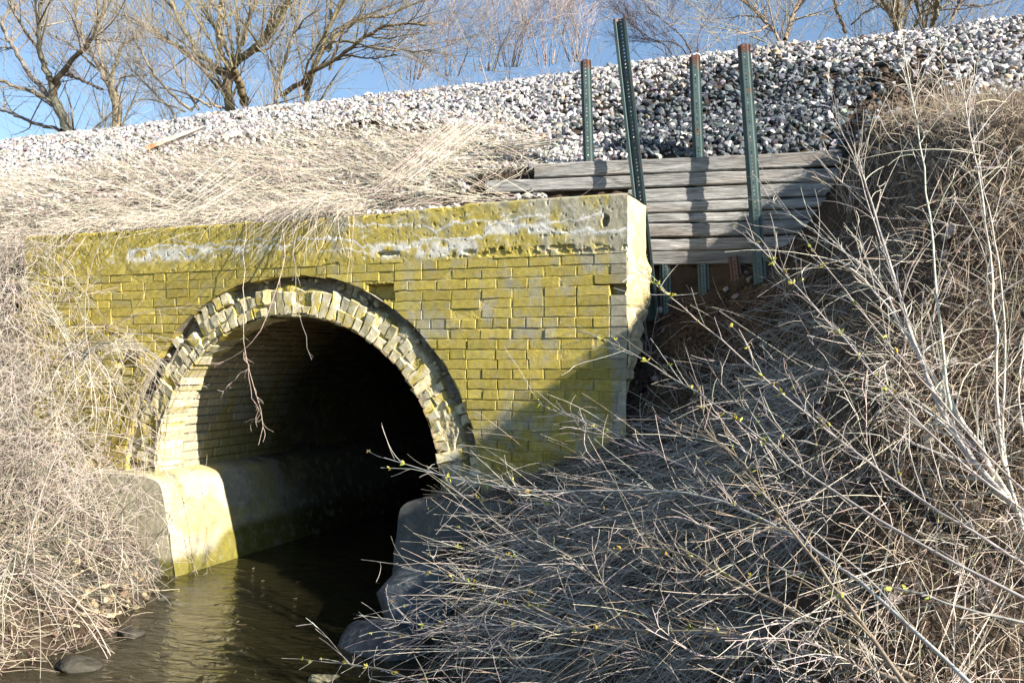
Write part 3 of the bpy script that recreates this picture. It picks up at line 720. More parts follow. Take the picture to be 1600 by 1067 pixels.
rocks(mb, np.stack([bx, by, np.maximum(H(bx, by), 1.36)+rng.uniform(.0, .04, k)], 1), bs_, bcol)
o = mb.build('ballast_gravel', M_STONE, kind='stuff'); o['label'] = 'pale crushed stone ballast with a dark patch behind the posts'; o['category'] = 'gravel'

N = 3200; x = rng.uniform(-10.5, -2.2, N); y = glow(x)-rng.uniform(0, 1.15, N)**1.3; ok = (y > .5); x, y = x[ok], y[ok]; N = len(x)
mb = MB(); rocks(mb, np.stack([x, y, H(x, y)+.055], 1), rng.uniform(.016, .034, N), vary((.42, .395, .37), N, a=.25))
o = mb.build('strewn_stones', M_STONE, kind='stuff'); o['label'] = 'pale stones lying through the straw below the ballast edge'; o['category'] = 'stones'
# loose stones
def stone(p, r, col, label, cat='stone', name='loose_stone', sq=(1, 1, .75), sub=24, seed=1, grp=None):
    th = np.linspace(0, np.pi, sub); fi = np.linspace(0, 2*np.pi, sub*2, endpoint=False)
    T_, F_ = np.meshgrid(th, fi, indexing='ij'); d = np.stack([np.sin(T_)*np.cos(F_), np.sin(T_)*np.sin(F_), np.cos(T_)], -1)
    rr_ = 1+.45*(fbm(d*1.2+seed*7, seed, 2)-.5)+.16*(fbm(d*3+seed, seed+2, 3)-.5)+.08*(fbm(d*11+seed, seed+4, 3)-.5)
    rg2 = np.random.default_rng(seed)
    for _ in range(11):
        nn = norm(rg2.normal(0, 1, 3)); s_ = (d@nn)*rr_; rr_ = np.where(s_ > .72, rr_*.72/np.maximum(s_, 1e-3)*.96+rr_*.04, rr_)
    Vq = d*rr_[..., None]*r*vec(sq); a, b = T_.shape; I = np.arange(a*b).reshape(a, b); J = np.roll(I, -1, 1)
    F = np.stack([I[:-1], I[1:], J[1:], J[:-1]], -1).reshape(-1, 4); m_ = MB()
    cq = vec(col)*(.65+.7*fbm(Vq.reshape(-1, 3)*(3/r)+seed, 5, 3)[:, None]); m_.add(Vq.reshape(-1, 3)+vec(p), F, cq)
    o = m_.build(name, M_BOULD, origin=tuple(p), smooth=True); o['label'] = label; o['category'] = cat
    if grp: o['group'] = grp
bp = P(655, 965, -.62); stone((bp[0], bp[1], -1.45), .31, (.12, .132, .142), 'grey boulder in the water against the shaded footing', 'boulder', 'boulder', (1, .9, .95), sub=44, seed=3)
bp = P(592, 1045, -1.05); stone((bp[0], bp[1], -1.66), .27, (.07, .075, .08), 'dark wet boulder half under water at the edge of the bank', 'boulder', 'boulder', (1.15, .8, .75), seed=5)
bp = P(505, 1062, -1.6); stone((bp[0], bp[1], -1.66), .13, (.22, .2, .12), 'small mossy stone just breaking the water', 'stone', 'boulder', (1.2, .8, .7), seed=8)
for k_, (a_, b_, rr_, lb_) in enumerate(((205, 985, .10, 'wet dark stone at the left waterline nearest the sunlit footing'), (120, 1035, .13, 'broad dark stone under the drooping canes at the lower left'), (255, 930, .07, 'fist-sized brown stone against the foot of the lit footing'))):
    bp = P(a_, b_, 0); d_ = ray(a_, b_); t_b = 1.58/-d_[2]; bp = PT(a_, b_, t_b); stone((bp[0], bp[1], -1.6), rr_*.8, (.055, .05, .038), lb_, 'stone', 'loose_stone', (1.2, .9, .6), seed=30+k_)
q = np.array([G(rng.normal(160, 45), rng.normal(930, 35))[1] for _ in range(90)]); q = q[q[:, 2] > -1.62]
mb = MB(); rocks(mb, q+[0, 0, .01], rng.uniform(.008, .036, len(q))**1.0, vary((.30, .23, .14), len(q), a=.45)); 
o = mb.build('bank_pebbles', M_STONE, kind='stuff'); o['label'] = 'pale and rusty rubble on the left bank at the waterline'; o['category'] = 'pebbles'
# rubble on top of the wall
N = 300; rx = np.r_[rng.uniform(-3.35, -2.3, 230), rng.uniform(-6, -1.5, 70)]; ry = rng.uniform(.1, .5, N); rs_ = rng.uniform(.012, .034, N)
mb = MB(); rocks(mb, np.stack([rx, ry, 1.015+rs_*.4], 1), rs_, vary((.50, .47, .42), N)); 
o = mb.build('cap_rubble', M_STONE, kind='stuff'); o['label'] = 'pale chips of stone strewn along the wall top'; o['category'] = 'rubble'
# rubble on the right bank
N = 500; rx = rng.uniform(-1.5, 3, N); ry = rng.uniform(-2.5, .9, N); rs_ = rng.uniform(.01, .04, N)
mb = MB(); rocks(mb, np.stack([rx, ry, H(rx, ry)+rs_*.3], 1), rs_, vary((.20, .18, .165), N, a=.4))
o = mb.build('slope_stones', M_STONE, kind='stuff'); o['label'] = 'scattered stones in the soil and grass of the right bank'; o['category'] = 'stones'

# ------------------------------------------------------------------ dry grass
def downslope(x, y):
    e = .08; gx_ = (H(x+e, y, False)-H(x-e, y, False))/(2*e); gy_ = (H(x, y+e, False)-H(x, y-e, False))/(2*e)
    gx_ = np.clip(gx_, -1.5, 1.5); gy_ = np.clip(gy_, -1.5, 1.5)
    return norm(np.stack([-gx_, -gy_, 0*gx_-(gx_**2+gy_**2)], -1))
def strands(mb, x, y, L, up, side, grav, r, col, n=6, spread=.35, z0=None, clampw=True, curl=.10, a=.2):
    N = len(x); z = H(x, y) if z0 is None else z0
    D = downslope(x, y)*side+np.array([0, 0, 1.])*np.asarray(up).reshape(-1, 1)+rng.normal(0, spread, (N, 3))
    Pn = bend(np.stack([x, y, z], 1), D, L, n, curl, grav)
    hh = H(Pn[..., 0], Pn[..., 1]); wr = (Pn[..., 0] > -6.5) & (Pn[..., 0] < XR+.01) & (Pn[..., 1] > -.02); inw = wr & (Pn[..., 1] < .5)
    rt = Pn[:, :1, 2] > .9; inw = inw | (wr & ~rt); hh = np.where(inw & rt, 1.03, np.where(inw, -2, hh)); hh = hh+rng.uniform(.003, .05, (N, 1))
    Pn[..., 1] = np.where(inw & ~rt, -.03, Pn[..., 1])
    if clampw: Pn[:, 1:, 2] = np.maximum(Pn[:, 1:, 2], hh[:, 1:])
    tubes(mb, Pn, taper(N, n, r, np.asarray(r)*.35), 3, vary(col, N, a=a))
STRAW = (.50, .435, .34); STRAW2 = (.38, .30, .21)
mb = MB()
N = 32000; x = rng.uniform(-11, -1.9, N); lo_ = np.where(x < -6.3, -.5, .25); gl = glow(x)
y = lo_+(gl+.12-lo_)*rng.random(N); ok = ~((x > -2.9) & (y < .75) & (rng.random(N) < .75)); ok &= fbm(np.stack([x*4.5, y*4.5, 0*x], 1), 77, 2) > .40+.12*sst(.5, 0, gl-y)
x, y = x[ok], y[ok]; N = len(x)
strands(mb, x, y, rng.uniform(.10, .38, N)*sst(-.25, .35, glow(x)-y+.0), rng.uniform(.0, .5, N), .8, -.12, rng.uniform(.0010, .0022, N), (.33, .295, .245), spread=.8, curl=.18, a=.42)
k = 2500; x = rng.uniform(-9, -2.2, k); y = rng.uniform(.4, 1.6, k); ok = y < glow(x)+.3; x, y = x[ok], y[ok]; k = len(x)
D0 = .9
Pn = bend(np.stack([x, y, H(x, y)+.03], 1), np.array([-.8, -.5, -.05])+rng.normal(0, .38, (k, 3)), rng.uniform(.3, .8, k), 6, .05, -.02)
Pn[..., 2] = np.maximum(Pn[..., 2], H(Pn[..., 0], Pn[..., 1])+.02+rng.uniform(0, .06, (k, 1))); 
tubes(mb, Pn, taper(k, 6, rng.uniform(.0014, .0028, k), .001), 3, vary((.40, .35, .28), k, a=.3))
for (pa, pb, k, sp_) in (((600, 300, .55), (765, 178, 1.55), 90, .06), ((640, 285, .6), (735, 205, 1.2), 60, .05), ((300, 330, .5), (420, 250, 1.1), 50, .08), ((760, 235, 1.0), (905, 222, 1.1), 26, .05)):   # bundles of laid stalks
    A_p, B_p = P(*pa), P(*pb); t0 = rng.uniform(-.1, .35, (k, 1)); t1 = t0+rng.uniform(.35, .75, (k, 1)); off = rng.normal(0, sp_, (k, 3))*[1, 1, .5]
    q0_ = A_p+(B_p-A_p)*t0+off; q1_ = A_p+(B_p-A_p)*t1+off*1.3+rng.normal(0, .02, (k, 3)); sv = np.linspace(0, 1, 6)[None, :, None]; Pn = q0_[:, None]*(1-sv)+q1_[:, None]*sv
    Pn[..., 2] = np.maximum(Pn[..., 2], np.where(Pn[..., 1] < .5, 1.04, H(Pn[..., 0], Pn[..., 1]))+.03+rng.uniform(0, .07, (k, 1)))
    tubes(mb, Pn, taper(k, 6, rng.uniform(.002, .0042, k), .0015), 4, vary((.46, .41, .34), k, a=.3))
o = mb.build('dry_grass', M_GRASS, kind='stuff'); o['label'] = 'matted straw-coloured grass on the slope above the arch'; o['category'] = 'grass'
mb = MB()    # grass hanging over the wall top
for (xa, xb, k, ln) in ((-6.5, -3.4, 420, .24), (-4.0, -3.35, 420, .58), (-5.4, -4.0, 160, .42)):
    x = rng.uniform(xa, xb, k); y = rng.uniform(.02, .4, k)
    D = np.array([-.55, -.8, .1])+rng.normal(0, .45, (k, 3)); Pn = bend(np.stack([x, y, np.full(k, 1.03)+rng.uniform(0, .12, k)], 1), D, ln*rng.uniform(.4, 1.15, k), 8, .10, -.15)
    top = (Pn[..., 1] > -.03); Pn[..., 2] = np.where(top, np.maximum(Pn[..., 2], 1.03), Pn[..., 2]); Pn[..., 1] = np.where((Pn[..., 2] < 1.03), np.minimum(Pn[..., 1], -.02), Pn[..., 1])
    tubes(mb, Pn, taper(k, 8, rng.uniform(.001, .0024, k), .0008), 3, vary((.42, .37, .30), k, a=.3))
o = mb.build('hanging_grass', M_GRASS, kind='stuff'); o['label'] = 'long straw bunches spilling over the edge of the concrete cap'; o['category'] = 'grass'
mb = MB()    # right bank
N = 36000; x = rng.uniform(-3.0, 3.4, N); y = rng.uniform(-3.9, 1.9, N); h_ = H(x, y)
ok = (h_ > -1.62) & (y < np.where(x > -.3, glow(x)+.1, .6)) & ((x > -2.12) | (y < -.75)) & (x > -2.6); ok &= ~((x < -1.40) & (y > -.01)); 
hol = np.exp(-(((x+1.05)/.42)**2+((y-.40)/.5)**2)); ok &= rng.random(N) > hol*1.8
ok &= fbm(np.stack([x*4, y*4, 0*x], 1), 78, 2) > .42; ok &= ~((x > -.25) & (y > .55) & (rng.random(N) < .6))
x, y = x[ok], y[ok]; N = len(x); dist = np.hypot(x, y-CY)
tone = fbm(np.stack([x*1.2, y*1.2, 0*x], 1), 79, 2)
strands(mb, x, y, rng.uniform(.12, .5, N)*np.where((y > 0) & (x > -.3), .45, np.where((y > -1.4) & (x > -.1), .42, 1))*np.where((x < -1.7) & (y > -1.2), .6, 1), rng.uniform(.0, .45, N), .8, -.10, rng.uniform(.0008, .0017, N)*np.clip(dist/4, .7, 1.1), (.36, .30, .225), spread=.6, n=6, a=.45)
N = 24000; x = rng.uniform(-.2, 3.4, N); y = rng.uniform(-3.4, 1.9, N); ok = y < glow(x)+.2; x, y = x[ok], y[ok]; N = len(x)
strands(mb, x, y, rng.uniform(.06, .22, N), rng.uniform(.2, .9, N), .3, -.03, rng.uniform(.0007, .0014, N), (.30, .24, .175), spread=.6, n=5, curl=.22, a=.4)
N = 3800; x = np.where(rng.random(N) < .5, rng.uniform(-2.4, -.2, N), rng.uniform(-2.4, 2.5, N)); y = rng.uniform(-3.2, .2, N); ok = (H(x, y) > -1.5) & (x > -2.0) & ~((x > -.1) & (y > -1.5) & (rng.random(N) < .85)) & ~((x < -1.3) & (y > -.05)) & (rng.random(N) > 1.6*np.exp(-(((x+1.05)/.42)**2+((y-.4)/.5)**2))); x, y = x[ok], y[ok]; N = len(x)
strands(mb, x, y, rng.uniform(.35, .85, N), rng.uniform(.25, .9, N), 1.0, -.07, rng.uniform(.0011, .0022, N), (.50, .44, .36), spread=.28, n=8, curl=.05, a=.3)
o = mb.build('dry_grass', M_GRASS, kind='stuff'); o['label'] = 'thick lodged straw covering the right bank'; o['category'] = 'grass'
mb = MB(); rgb = np.random.default_rng(77); N = 900     # dead brush: small branching stalks sticking out of the bank
x = rgb.uniform(-2.3, 3.0, N); y = rgb.uniform(-3.3, .5, N); z = H(x, y); ok = (z > -1.5) & (x > -1.9) & ~((x > -.2) & (y > -1.3) & (rgb.random(N) < .85)) & ~((x < -1.25) & (y > -.25)) & ~((x < -.3) & (y > -.1) & (rgb.random(N) < .85)); x, y, z = x[ok], y[ok], z[ok]; N = len(x)
P1 = bend(np.stack([x, y, z], 1), downslope(x, y)*.7+[0, 0, .8]+rgb.normal(0, .5, (N, 3)), rgb.uniform(.15, .55, N), 7, .06, -.02, rgb, .08); R_1 = taper(N, 7, rgb.uniform(.0014, .003, N), .001)
tubes(mb, P1, R_1, 4, vary((.43, .38, .32), N, a=.3))
p, d, rr_ = kids(P1, R_1, 3800, .6, rgb); P2 = bend(p, d, rgb.uniform(.06, .28, len(p)), 5, .12, .0, rgb, .14); R_2 = taper(len(p), 5, .0013, .0008); tubes(mb, P2, R_2, 3, vary((.43, .38, .33), len(p), a=.3))
p, d, rr_ = kids(P2, R_2, 5000, .8, rgb); tubes(mb, bend(p, d, rgb.uniform(.03, .12, len(p)), 4, .15, .0, rgb, .2), taper(len(p), 4, .001, .0007), 3, vary((.43, .38, .33), len(p), a=.3))
o = mb.build('dead_brush', M_TWIG, kind='stuff'); o['label'] = 'fine dead twigs standing out of the straw on the right bank'; o['category'] = 'brush'
N = 5000; x = rng.normal(-1.05, .5, N); y = rng.normal(.2, .55, N); ok = (x > -1.55) & (y < yboard(x)) & (y > -1.2); x, y = x[ok], y[ok]; N = len(x); mb = MB()
rocks(mb, np.stack([x, y, H(x, y)+.004], 1), rng.uniform(.004, .018, N), vary((.075, .055, .038), N, a=.35))
o = mb.build('soil_crumbs', M_SOIL, kind='stuff'); o['label'] = 'crumbled brown soil in the washed-out hollow under the boards'; o['category'] = 'soil'
N = 45; x = rgb.uniform(-4.9, -2.9, N); y = rgb.uniform(-2.6, .6, N); ok = H(x, y) < -1.66; x, y = x[ok], y[ok]; N = len(x); mb = MB()
a_ = rgb.uniform(0, 6.28, N); dd2 = np.stack([np.cos(a_), np.sin(a_), 0*a_], 1); p0 = np.stack([x, y, 0*x-1.598], 1)
tubes(mb, bend(p0, dd2, rgb.uniform(.015, .08, N), 4, .3, 0, rgb)*[1, 1, 0]+[0, 0, -1.597], taper(N, 4, rgb.uniform(.001, .003, N), .001), 4, vary((.15, .11, .065), N, a=.5))
o = mb.build('floating_debris', M_TWIG, kind='stuff'); o['label'] = 'small twigs and leaf scraps floating on the stream'; o['category'] = 'debris'
mb = MB()    # tufts over the right footing and the foot of the wall
N = 1600; x = rng.uniform(-2.66, -1.7, N); y = rng.uniform(-.13, -.02, N); z = np.where(x < -2.2, -.9, H(x, y))
D = np.array([-.3, -.25, .25])+rng.normal(0, .35, (N, 3)); Pn = bend(np.stack([x, y, z], 1), D, rng.uniform(.04, .15, N), 5, .15, -.15)
Pn[..., 2] = np.maximum(Pn[..., 2], np.where(Pn[..., 0] < -2.2, -.90, -2)); tubes(mb, Pn, taper(N, 5, .0012, .0006), 3, vary((.22, .17, .12), N, a=.4))
o = mb.build('footing_grass', M_GRASS, kind='stuff'); o['label'] = 'shaded grass on top of the grey footing'; o['category'] = 'grass'

# ------------------------------------------------------------------ bramble thicket at the left
mb = MB(); rg3 = np.random.default_rng(11)
N = 950; x = -4.95-3.6*rg3.random(N)**.9; y = rg3.uniform(-2.4, -.12, N); z = H(x, y)
maxh = np.interp(x, [-9, -6.2, -5.6, -5.2, -4.9], [1.4, 1.75, 1.25, .75, .35])*np.interp(y, [-2.4, -1.3, -.2], [.35, .8, 1.0])
D = np.array([.12, -.12, 1.])+rg3.normal(0, .45, (N, 3)); P1 = bend(np.stack([x, y, z-.02], 1), D, maxh*rg3.uniform(.6, 1.5, N), 9, .10, -.16, rg3, .06)
lim = np.interp(P1[..., 0], [-9, -6.2, -5.6, -5.2, -4.85, -4.5], [1.0, .88, .45, .0, -.65, -1.2]); P1[..., 2] = np.minimum(P1[..., 2], lim+.25*rg3.random((N, 1)))
P1[..., 1] = np.minimum(P1[..., 1], -.03); P1[..., 0] = np.minimum(P1[..., 0], -4.62)
R_1 = taper(N, 9, rg3.uniform(.002, .0048, N), .0014); TW = (.32, .275, .23)
tubes(mb, P1, R_1, 4, vary(TW, N, a=.25))
p, d, r = kids(P1, R_1, 9000, .75, rg3); P2 = bend(p, d+[0, 0, -.1], rg3.uniform(.12, .45, len(p)), 5, .16, -.08, rg3, .12)
P2[..., 1] = np.minimum(P2[..., 1], -.02); R_2 = taper(len(p), 5, np.maximum(r*.6, .0014), .0009); tubes(mb, P2, R_2, 3, vary((.35, .305, .255), len(p), a=.3))
p, d, r = kids(P2, R_2, 17000, .9, rg3); P3 = bend(p, d, rg3.uniform(.04, .2, len(p)), 4, .2, -.05, rg3, .15)
P3[..., 1] = np.minimum(P3[..., 1], -.02); tubes(mb, P3, taper(len(p), 4, .0013, .0008), 3, vary((.40, .35, .295), len(p), a=.3))
o = mb.build('bramble_thicket', M_TWIG, kind='stuff'); o['label'] = 'dense tangle of bare grey twigs smothering the left bank'; o['category'] = 'thicket'
N = 3200; x = rg3.uniform(-6.5, -4.0, N); y = rg3.uniform(-2.6, -.2, N); z = H(x, y); ok = (z > -1.62) & (z < -.6); x, y, z = x[ok], y[ok], z[ok]; N = len(x)
mb = MB(); Pn = bend(np.stack([x, y, z], 1), rg3.normal(0, .6, (N, 3))*[1, 1, .5]+[.45, -.3, .12], rg3.uniform(.08, .42, N), 6, .14, -.06, rg3, .1); Pn[..., 2] = np.maximum(Pn[..., 2], H(Pn[..., 0], Pn[..., 1])+rg3.uniform(.003, .05, (N, 1)))
tubes(mb, Pn, taper(N, 6, rg3.uniform(.001, .0032, N), .0009), 4, vary((.33, .275, .21), N, a=.45))
o = mb.build('bank_litter', M_TWIG, kind='stuff'); o['label'] = 'fallen twigs and dead leaves matted on the mud of the left bank'; o['category'] = 'litter'
# arching canes in front
def cane_shrub(base, n, label, ln, dirv, seed, name='bare_shrub', twn=25, col=(.42, .37, .30), grav=-.18, r0=.004):
    rg = np.random.default_rng(seed); t_ = thing(name, base, label, 'shrub'); m1 = MB(); m2 = MB()
    Pn = bend(np.tile(vec(base), (n, 1))+rg.normal(0, .05, (n, 3))*[1, 1, 0], vec(dirv)+rg.normal(0, .35, (n, 3)), ln*rg.uniform(.6, 1.2, n), 12, .05, grav, rg, .03)
    Rn = taper(n, 12, r0, .0012); tubes(m1, Pn, Rn, 5, vary(col, n, rg)); m1.build('stems', M_TWIG, t_, smooth=True)
    p, d, r = kids(Pn, Rn, twn, .6, rg); Pk = bend(p, d, rg.uniform(.06, .25, twn), 5, .1, -.02, rg, .1)
    tubes(m2, Pk, taper(twn, 5, .0014, .0008), 3, vary(col, twn, rg)); m2.build('crown', M_TWIG, t_)  # side twigs of the canes
def GP(px, py): t, q = G(px, py); return q
cane_shrub(GP(20, 900), 26, 'bare shrub with long canes arching down to the water at the lower corner', 1.1, (.5, -.5, .8), 21, twn=160)
cane_shrub(GP(140, 860), 22, 'low bare shrub drooping over the sunlit stream edge', .8, (.7, -.3, .5), 22, twn=160)
cane_shrub(P(120, 560, -.6), 30, 'bare shrub leaning against the left end of the brick wall', .9, (.5, -.1, .7), 23, twn=260)
cane_shrub((-5.9, .3, 1.03), 24, 'bare sapling sprouting from the left end of the concrete cap', .55, (.1, -.5, .5), 24, twn=120, grav=-.12)

# dangling vine in the arch
def vine(pl, label, r0, seed, twn, name='hanging_vine'):
    rg = np.random.default_rng(seed); base = P(*pl[0][0]); t_ = thing(name, base, label, 'vine'); m1 = MB(); m2 = MB()
    lines = []
    for l in pl:
        q = smooth_line([P(*p) for p in l], 14); q[1:-1] += rg.normal(0, .006, (12, 3)); lines.append(q)
    A = np.stack(lines); Rn = taper(len(lines), 14, r0, r0*.4); Rn[1:] *= .7; tubes(m1, A, Rn, 5, vary((.40, .33, .27), len(lines), rg)); m1.build('stems', M_TWIG, t_, smooth=True)
    p, d, r = kids(A, Rn, twn, .7, rg, lo=.35); Pk = bend(p, d+[0, 0, -.3], rg.uniform(.03, .12, twn), 5, .15, -.05, rg, .2)
    tubes(m2, Pk, taper(twn, 5, .0014, .0008), 3, vary((.40, .33, .27), twn, rg)); m2.build('crown', M_TWIG, t_)  # side twigs of the vine
vine([[(440, 345, .0), (448, 400, -.12), (418, 500, -.2), (388, 545, -.22), (375, 560, -.2), (345, 558, -.2), (335, 575, -.2)],
      [(384, 345, 0), (383, 420, -.1), (380, 500, -.15), (381, 550, -.2), (390, 580, -.2), (400, 620, -.2), (415, 650, -.22), (404, 695, -.25)],
      [(381, 550, -.2), (388, 575, -.2), (392, 600, -.2), (390, 620, -.2), (408, 640, -.22), (402, 655, -.22), (383, 660, -.22)],
      [(388, 575, -.2), (370, 590, -.2), (355, 605, -.2), (345, 612, -.2)]], 'reddish forked vine dangling in front of the arch opening', .004, 31, 40)
vine([[(455, 330, .0), (458, 380, -.1), (462, 440, -.12), (470, 510, -.16), (478, 540, -.2), (487, 562, -.2)]], 'single pale vine strand with a hooked tip hanging over the arch crown', .0035, 32, 3)
vine([[(545, 330, .0), (546, 370, -.08), (549, 410, -.09), (548, 436, -.09)]], 'short straight stem hanging over the ring beside the concrete cap', .002, 33, 2)

# ------------------------------------------------------------------ shrubs on the right bank
def budcluster(mb, p, d, s, rg):
    k = rg.integers(2, 5)
    for _ in range(k):
        a = norm(d+rg.normal(0, .8, 3)); L = s*rg.uniform(.7, 1.3); u = norm(np.cross(a, rg.normal(0, 1, 3))); v_ = np.cross(a, u)
        V = [p, p+a*L*.35+u*L*.24+v_*L*.06, p+a*L*.35-u*L*.24+v_*L*.06, p+a*L*.5-v_*L*.07, p+a*L*.7+u*L*.2+v_*L*.08, p+a*L*.7-u*L*.2+v_*L*.08, p+a*L]
        F = [[0, 1, 3], [0, 3, 2], [1, 4, 3], [3, 5, 2], [4, 6, 3], [3, 6, 5], [0, 2, 1], [1, 2, 5], [1, 5, 4], [4, 5, 6]]
        mb.add(np.array(V), np.array(F), vary((.33, .34, .07) if rg.random() > .25 else (.38, .25, .05), 1, rg)[0])
def shrub(name, label, branches, tw, seed, col, buds, twlen=(.05, .3), fine=0):
    rg = np.random.default_rng(seed); lines = []; radii = []
    for br in branches:
        pts, r0, l0, l1 = br[:4]; n = len(pts); q = []; tprev = None
        for i, (a, b) in enumerate(pts):
            T_, _q = G(min(max(a, -50), 1700), max(b, 250)) if b > 250 else G(a, 250); lift = l0+(l1-l0)*i/(n-1)
            t = T_-lift
            if tprev is not None: t = min(max(t, tprev-.3), tprev+.2)
            tprev = t; q.append(PT(a, b, t))
        q = smooth_line(q, 18); q[1:-1] += rg.normal(0, .0025, (16, 3)); lines.append(q); radii.append(np.linspace(r0, max(r0*.3, .0012), 18))
    base = lines[0][0]; t_ = thing(name, base, label, 'shrub')
    for q, r in zip(lines, radii):
        m1 = MB(); tubes(m1, q[None], r[None], 7, vary(col, 1, rg, a=.1)); m1.build('stem', M_TWIG, t_, smooth=True)
    A = np.stack(lines); Rn = np.stack(radii); m2 = MB(); m3 = MB()
    p, d, r = kids(A, Rn, tw, .45, rg, lo=.1); Pk = bend(p, d, rg.uniform(*twlen, tw), 6, .07, .0, rg, .06); Rk = taper(tw, 6, np.maximum(r*.45, .0012), .0009)
    tubes(m2, Pk, Rk, 4, vary(col, tw, rg))
    if fine:
        p, d, r = kids(Pk, Rk, fine, .6, rg); Pf = bend(p, d, rg.uniform(.03, .16, fine), 5, .1, .0, rg, .1); tubes(m2, Pf, taper(fine, 5, .0012, .0008), 3, vary(col, fine, rg))
    m2.build('crown', M_TWIG, t_)  # side twigs of the stems
    if buds:
        p, d, r = kids(A, Rn, buds, .5, rg, lo=.3); p2, d2, r2 = kids(Pk, Rk, buds, .5, rg)
        for k in range(buds): budcluster(m3, p[k], d[k], .022, rg)
        for k in range(buds//2): budcluster(m3, p2[k], d2[k], .014, rg)
        m3.build('leaves', M_BUD, t_)  # bud clusters along stems and twigs
D_ = [(1640, 905), (1600, 880), (1496, 817), (1404, 758), (1324, 698), (1231, 625), (1152, 552), (1059, 473), (983, 410)]
D2 = [(1640, 830), (1600, 797), (1536, 751), (1430, 658), (1364, 585), (1311, 519), (1231, 433), (1165, 360)]
D3 = [(1640, 800), (1550, 720), (1457, 612), (1390, 539), (1324, 459), (1245, 360)]
E2 = [(1640, 955), (1600, 937), (1496, 884), (1430, 844), (1324, 784), (1245, 731), (1178, 671), (1099, 618), (1033, 579), (953, 532), (900, 516)]
F_ = [(1450, 1120), (1404, 1056), (1364, 996), (1298, 910), (1245, 837), (1198, 784), (1165, 721), (1105, 678)]
G_ = [(1560, 1110), (1510, 1067), (1470, 1023), (1404, 956), (1331, 897), (1271, 857), (1218, 824), (1125, 771), (1033, 758), (900, 771), (790, 763), (690, 745), (600, 715)]
H_ = [(1430, 1060), (1364, 1023), (1324, 1013), (1245, 956), (1165, 917), (1099, 874), (1026, 854), (953, 857)]
I_ = [(1450, 1080), (1404, 1062), (1298, 1029), (1218, 1006), (1099, 980), (999, 986), (900, 980)]
J_ = [(1640, 985), (1600, 970), (1516, 956), (1430, 923), (1324, 910), (1180, 880)]
shrub('budding_shrub', 'grey shrub with green buds, its long whips reaching up toward the wall end', [(D_, .0046, .35, .75), (D2, .0042, .35, .6), (D3, .004, .3, .5), (E2, .005, .35, .7), (J_, .004, .3, .4), (G_, .0062, .25, .7)], 170, 41, (.42, .385, .34), 60, fine=80)
shrub('brown_stemmed_shrub', 'brown stemmed shrub sprawling low across the foreground straw', [(F_, .007, .35, .5), (H_, .008, .1, .3), (I_, .009, .1, .3)], 120, 42, (.33, .26, .18), 16, fine=100)
K_ = [(1050, 1000), (950, 950), (847, 923), (771, 920), (695, 900), (614, 880)]
L_ = [(1040, 990), (900, 960), (809, 942), (706, 944), (633, 944)]
M_ = [(1240, 1030), (1180, 996), (1076, 984), (924, 984), (809, 975), (710, 973), (607, 973)]
N_ = [(1000, 1010), (860, 975), (763, 982), (691, 988), (599, 995)]
O_ = [(900, 1120), (690, 1075), (637, 1057), (580, 1040), (440, 1028)]
Q_ = [(1120, 1020), (1038, 977), (981, 942), (908, 912), (847, 881), (763, 858), (691, 853)]
R_ = [(1130, 850), (1000, 800), (900, 790), (797, 784), (744, 778), (691, 769)]
R2_ = [(1200, 800), (1100, 740), (1000, 700), (930, 660), (850, 640), (830, 610)]
shrub('budding_shrub', 'low budding shrub with twigs spread flat toward the boulder and the water', [(M_, .005, .05, .6), (K_, .004, .05, .5), (L_, .003, .05, .45), (N_, .003, .05, .5), (O_, .0045, .1, .3), (Q_, .0035, .05, .5), (R_, .003, .05, .45), (R2_, .0035, .1, .4)], 260, 43, (.42, .39, .36), 70, fine=120)
A_ = [(1640, 850), (1600, 811), (1536, 744), (1483, 671), (1450, 599), (1430, 539), (1404, 453), (1377, 373), (1345, 260)]
A2 = [(1640, 850), (1600, 824), (1563, 751), (1536, 705), (1483, 625), (1440, 560), (1400, 490), (1330, 420)]
B_ = [(1600, 830), (1575, 740), (1549, 671), (1566, 592), (1553, 492), (1543, 360), (1525, 250), (1500, 130), (1490, 80)]
B2 = [(1590, 800), (1565, 700), (1572, 560), (1565, 440), (1545, 330), (1530, 250)]
C_ = [(1500, 700), (1480, 618), (1470, 526), (1457, 360), (1440, 240), (1420, 120), (1405, 40)]
C2 = [(1450, 600), (1425, 520), (1390, 420), (1360, 330), (1330, 230), (1300, 180)]
C3 = [(1410, 520), (1380, 440), (1300, 380), (1240, 340), (1190, 300)]
B3 = [(1640, 780), (1590, 640), (1600, 520)]
shrub('pale_stemmed_shrub', 'tall shrub with smooth pale stems rising up the right edge past the stones', [(A_, .011, .1, .35), (A2, .011, .1, .3), (B_, .006, .15, .7), (B2, .005, .2, .5), (C_, .0055, .15, .7), (C2, .004, .15, .4), (C3, .0035, .15, .4), (B3, .005, .1, .3)], 210, 44, (.50, .46, .40), 0, twlen=(.1, .45), fine=240)
# small weeds standing in the bank
k = 0
for (a, b, lb) in ((1345, 330, 'dead weed clump with upright pale stalks at the right end of the boards'), (1240, 470, 'dead weed with curled stalks below the boards'), (1010, 560, 'thin dead weed in the washed-out soil beside the wall'), (1120, 640, 'leafless weed on the shaded slope below the hollow')):
    cane_shrub(GP(a, b), 26 if k == 0 else 9, lb, .42, (-.1, -.2, 1), 51+k, 'dead_weed', 24, STRAW, -.03, .002); k += 1
cane_shrub(P(455, 292, .75), 1, 'lone bare sapling standing in the straw above the arch', .75, (-.1, 0, 2.2), 61, 'sapling', 14, (.38, .30, .24), .0, .006)

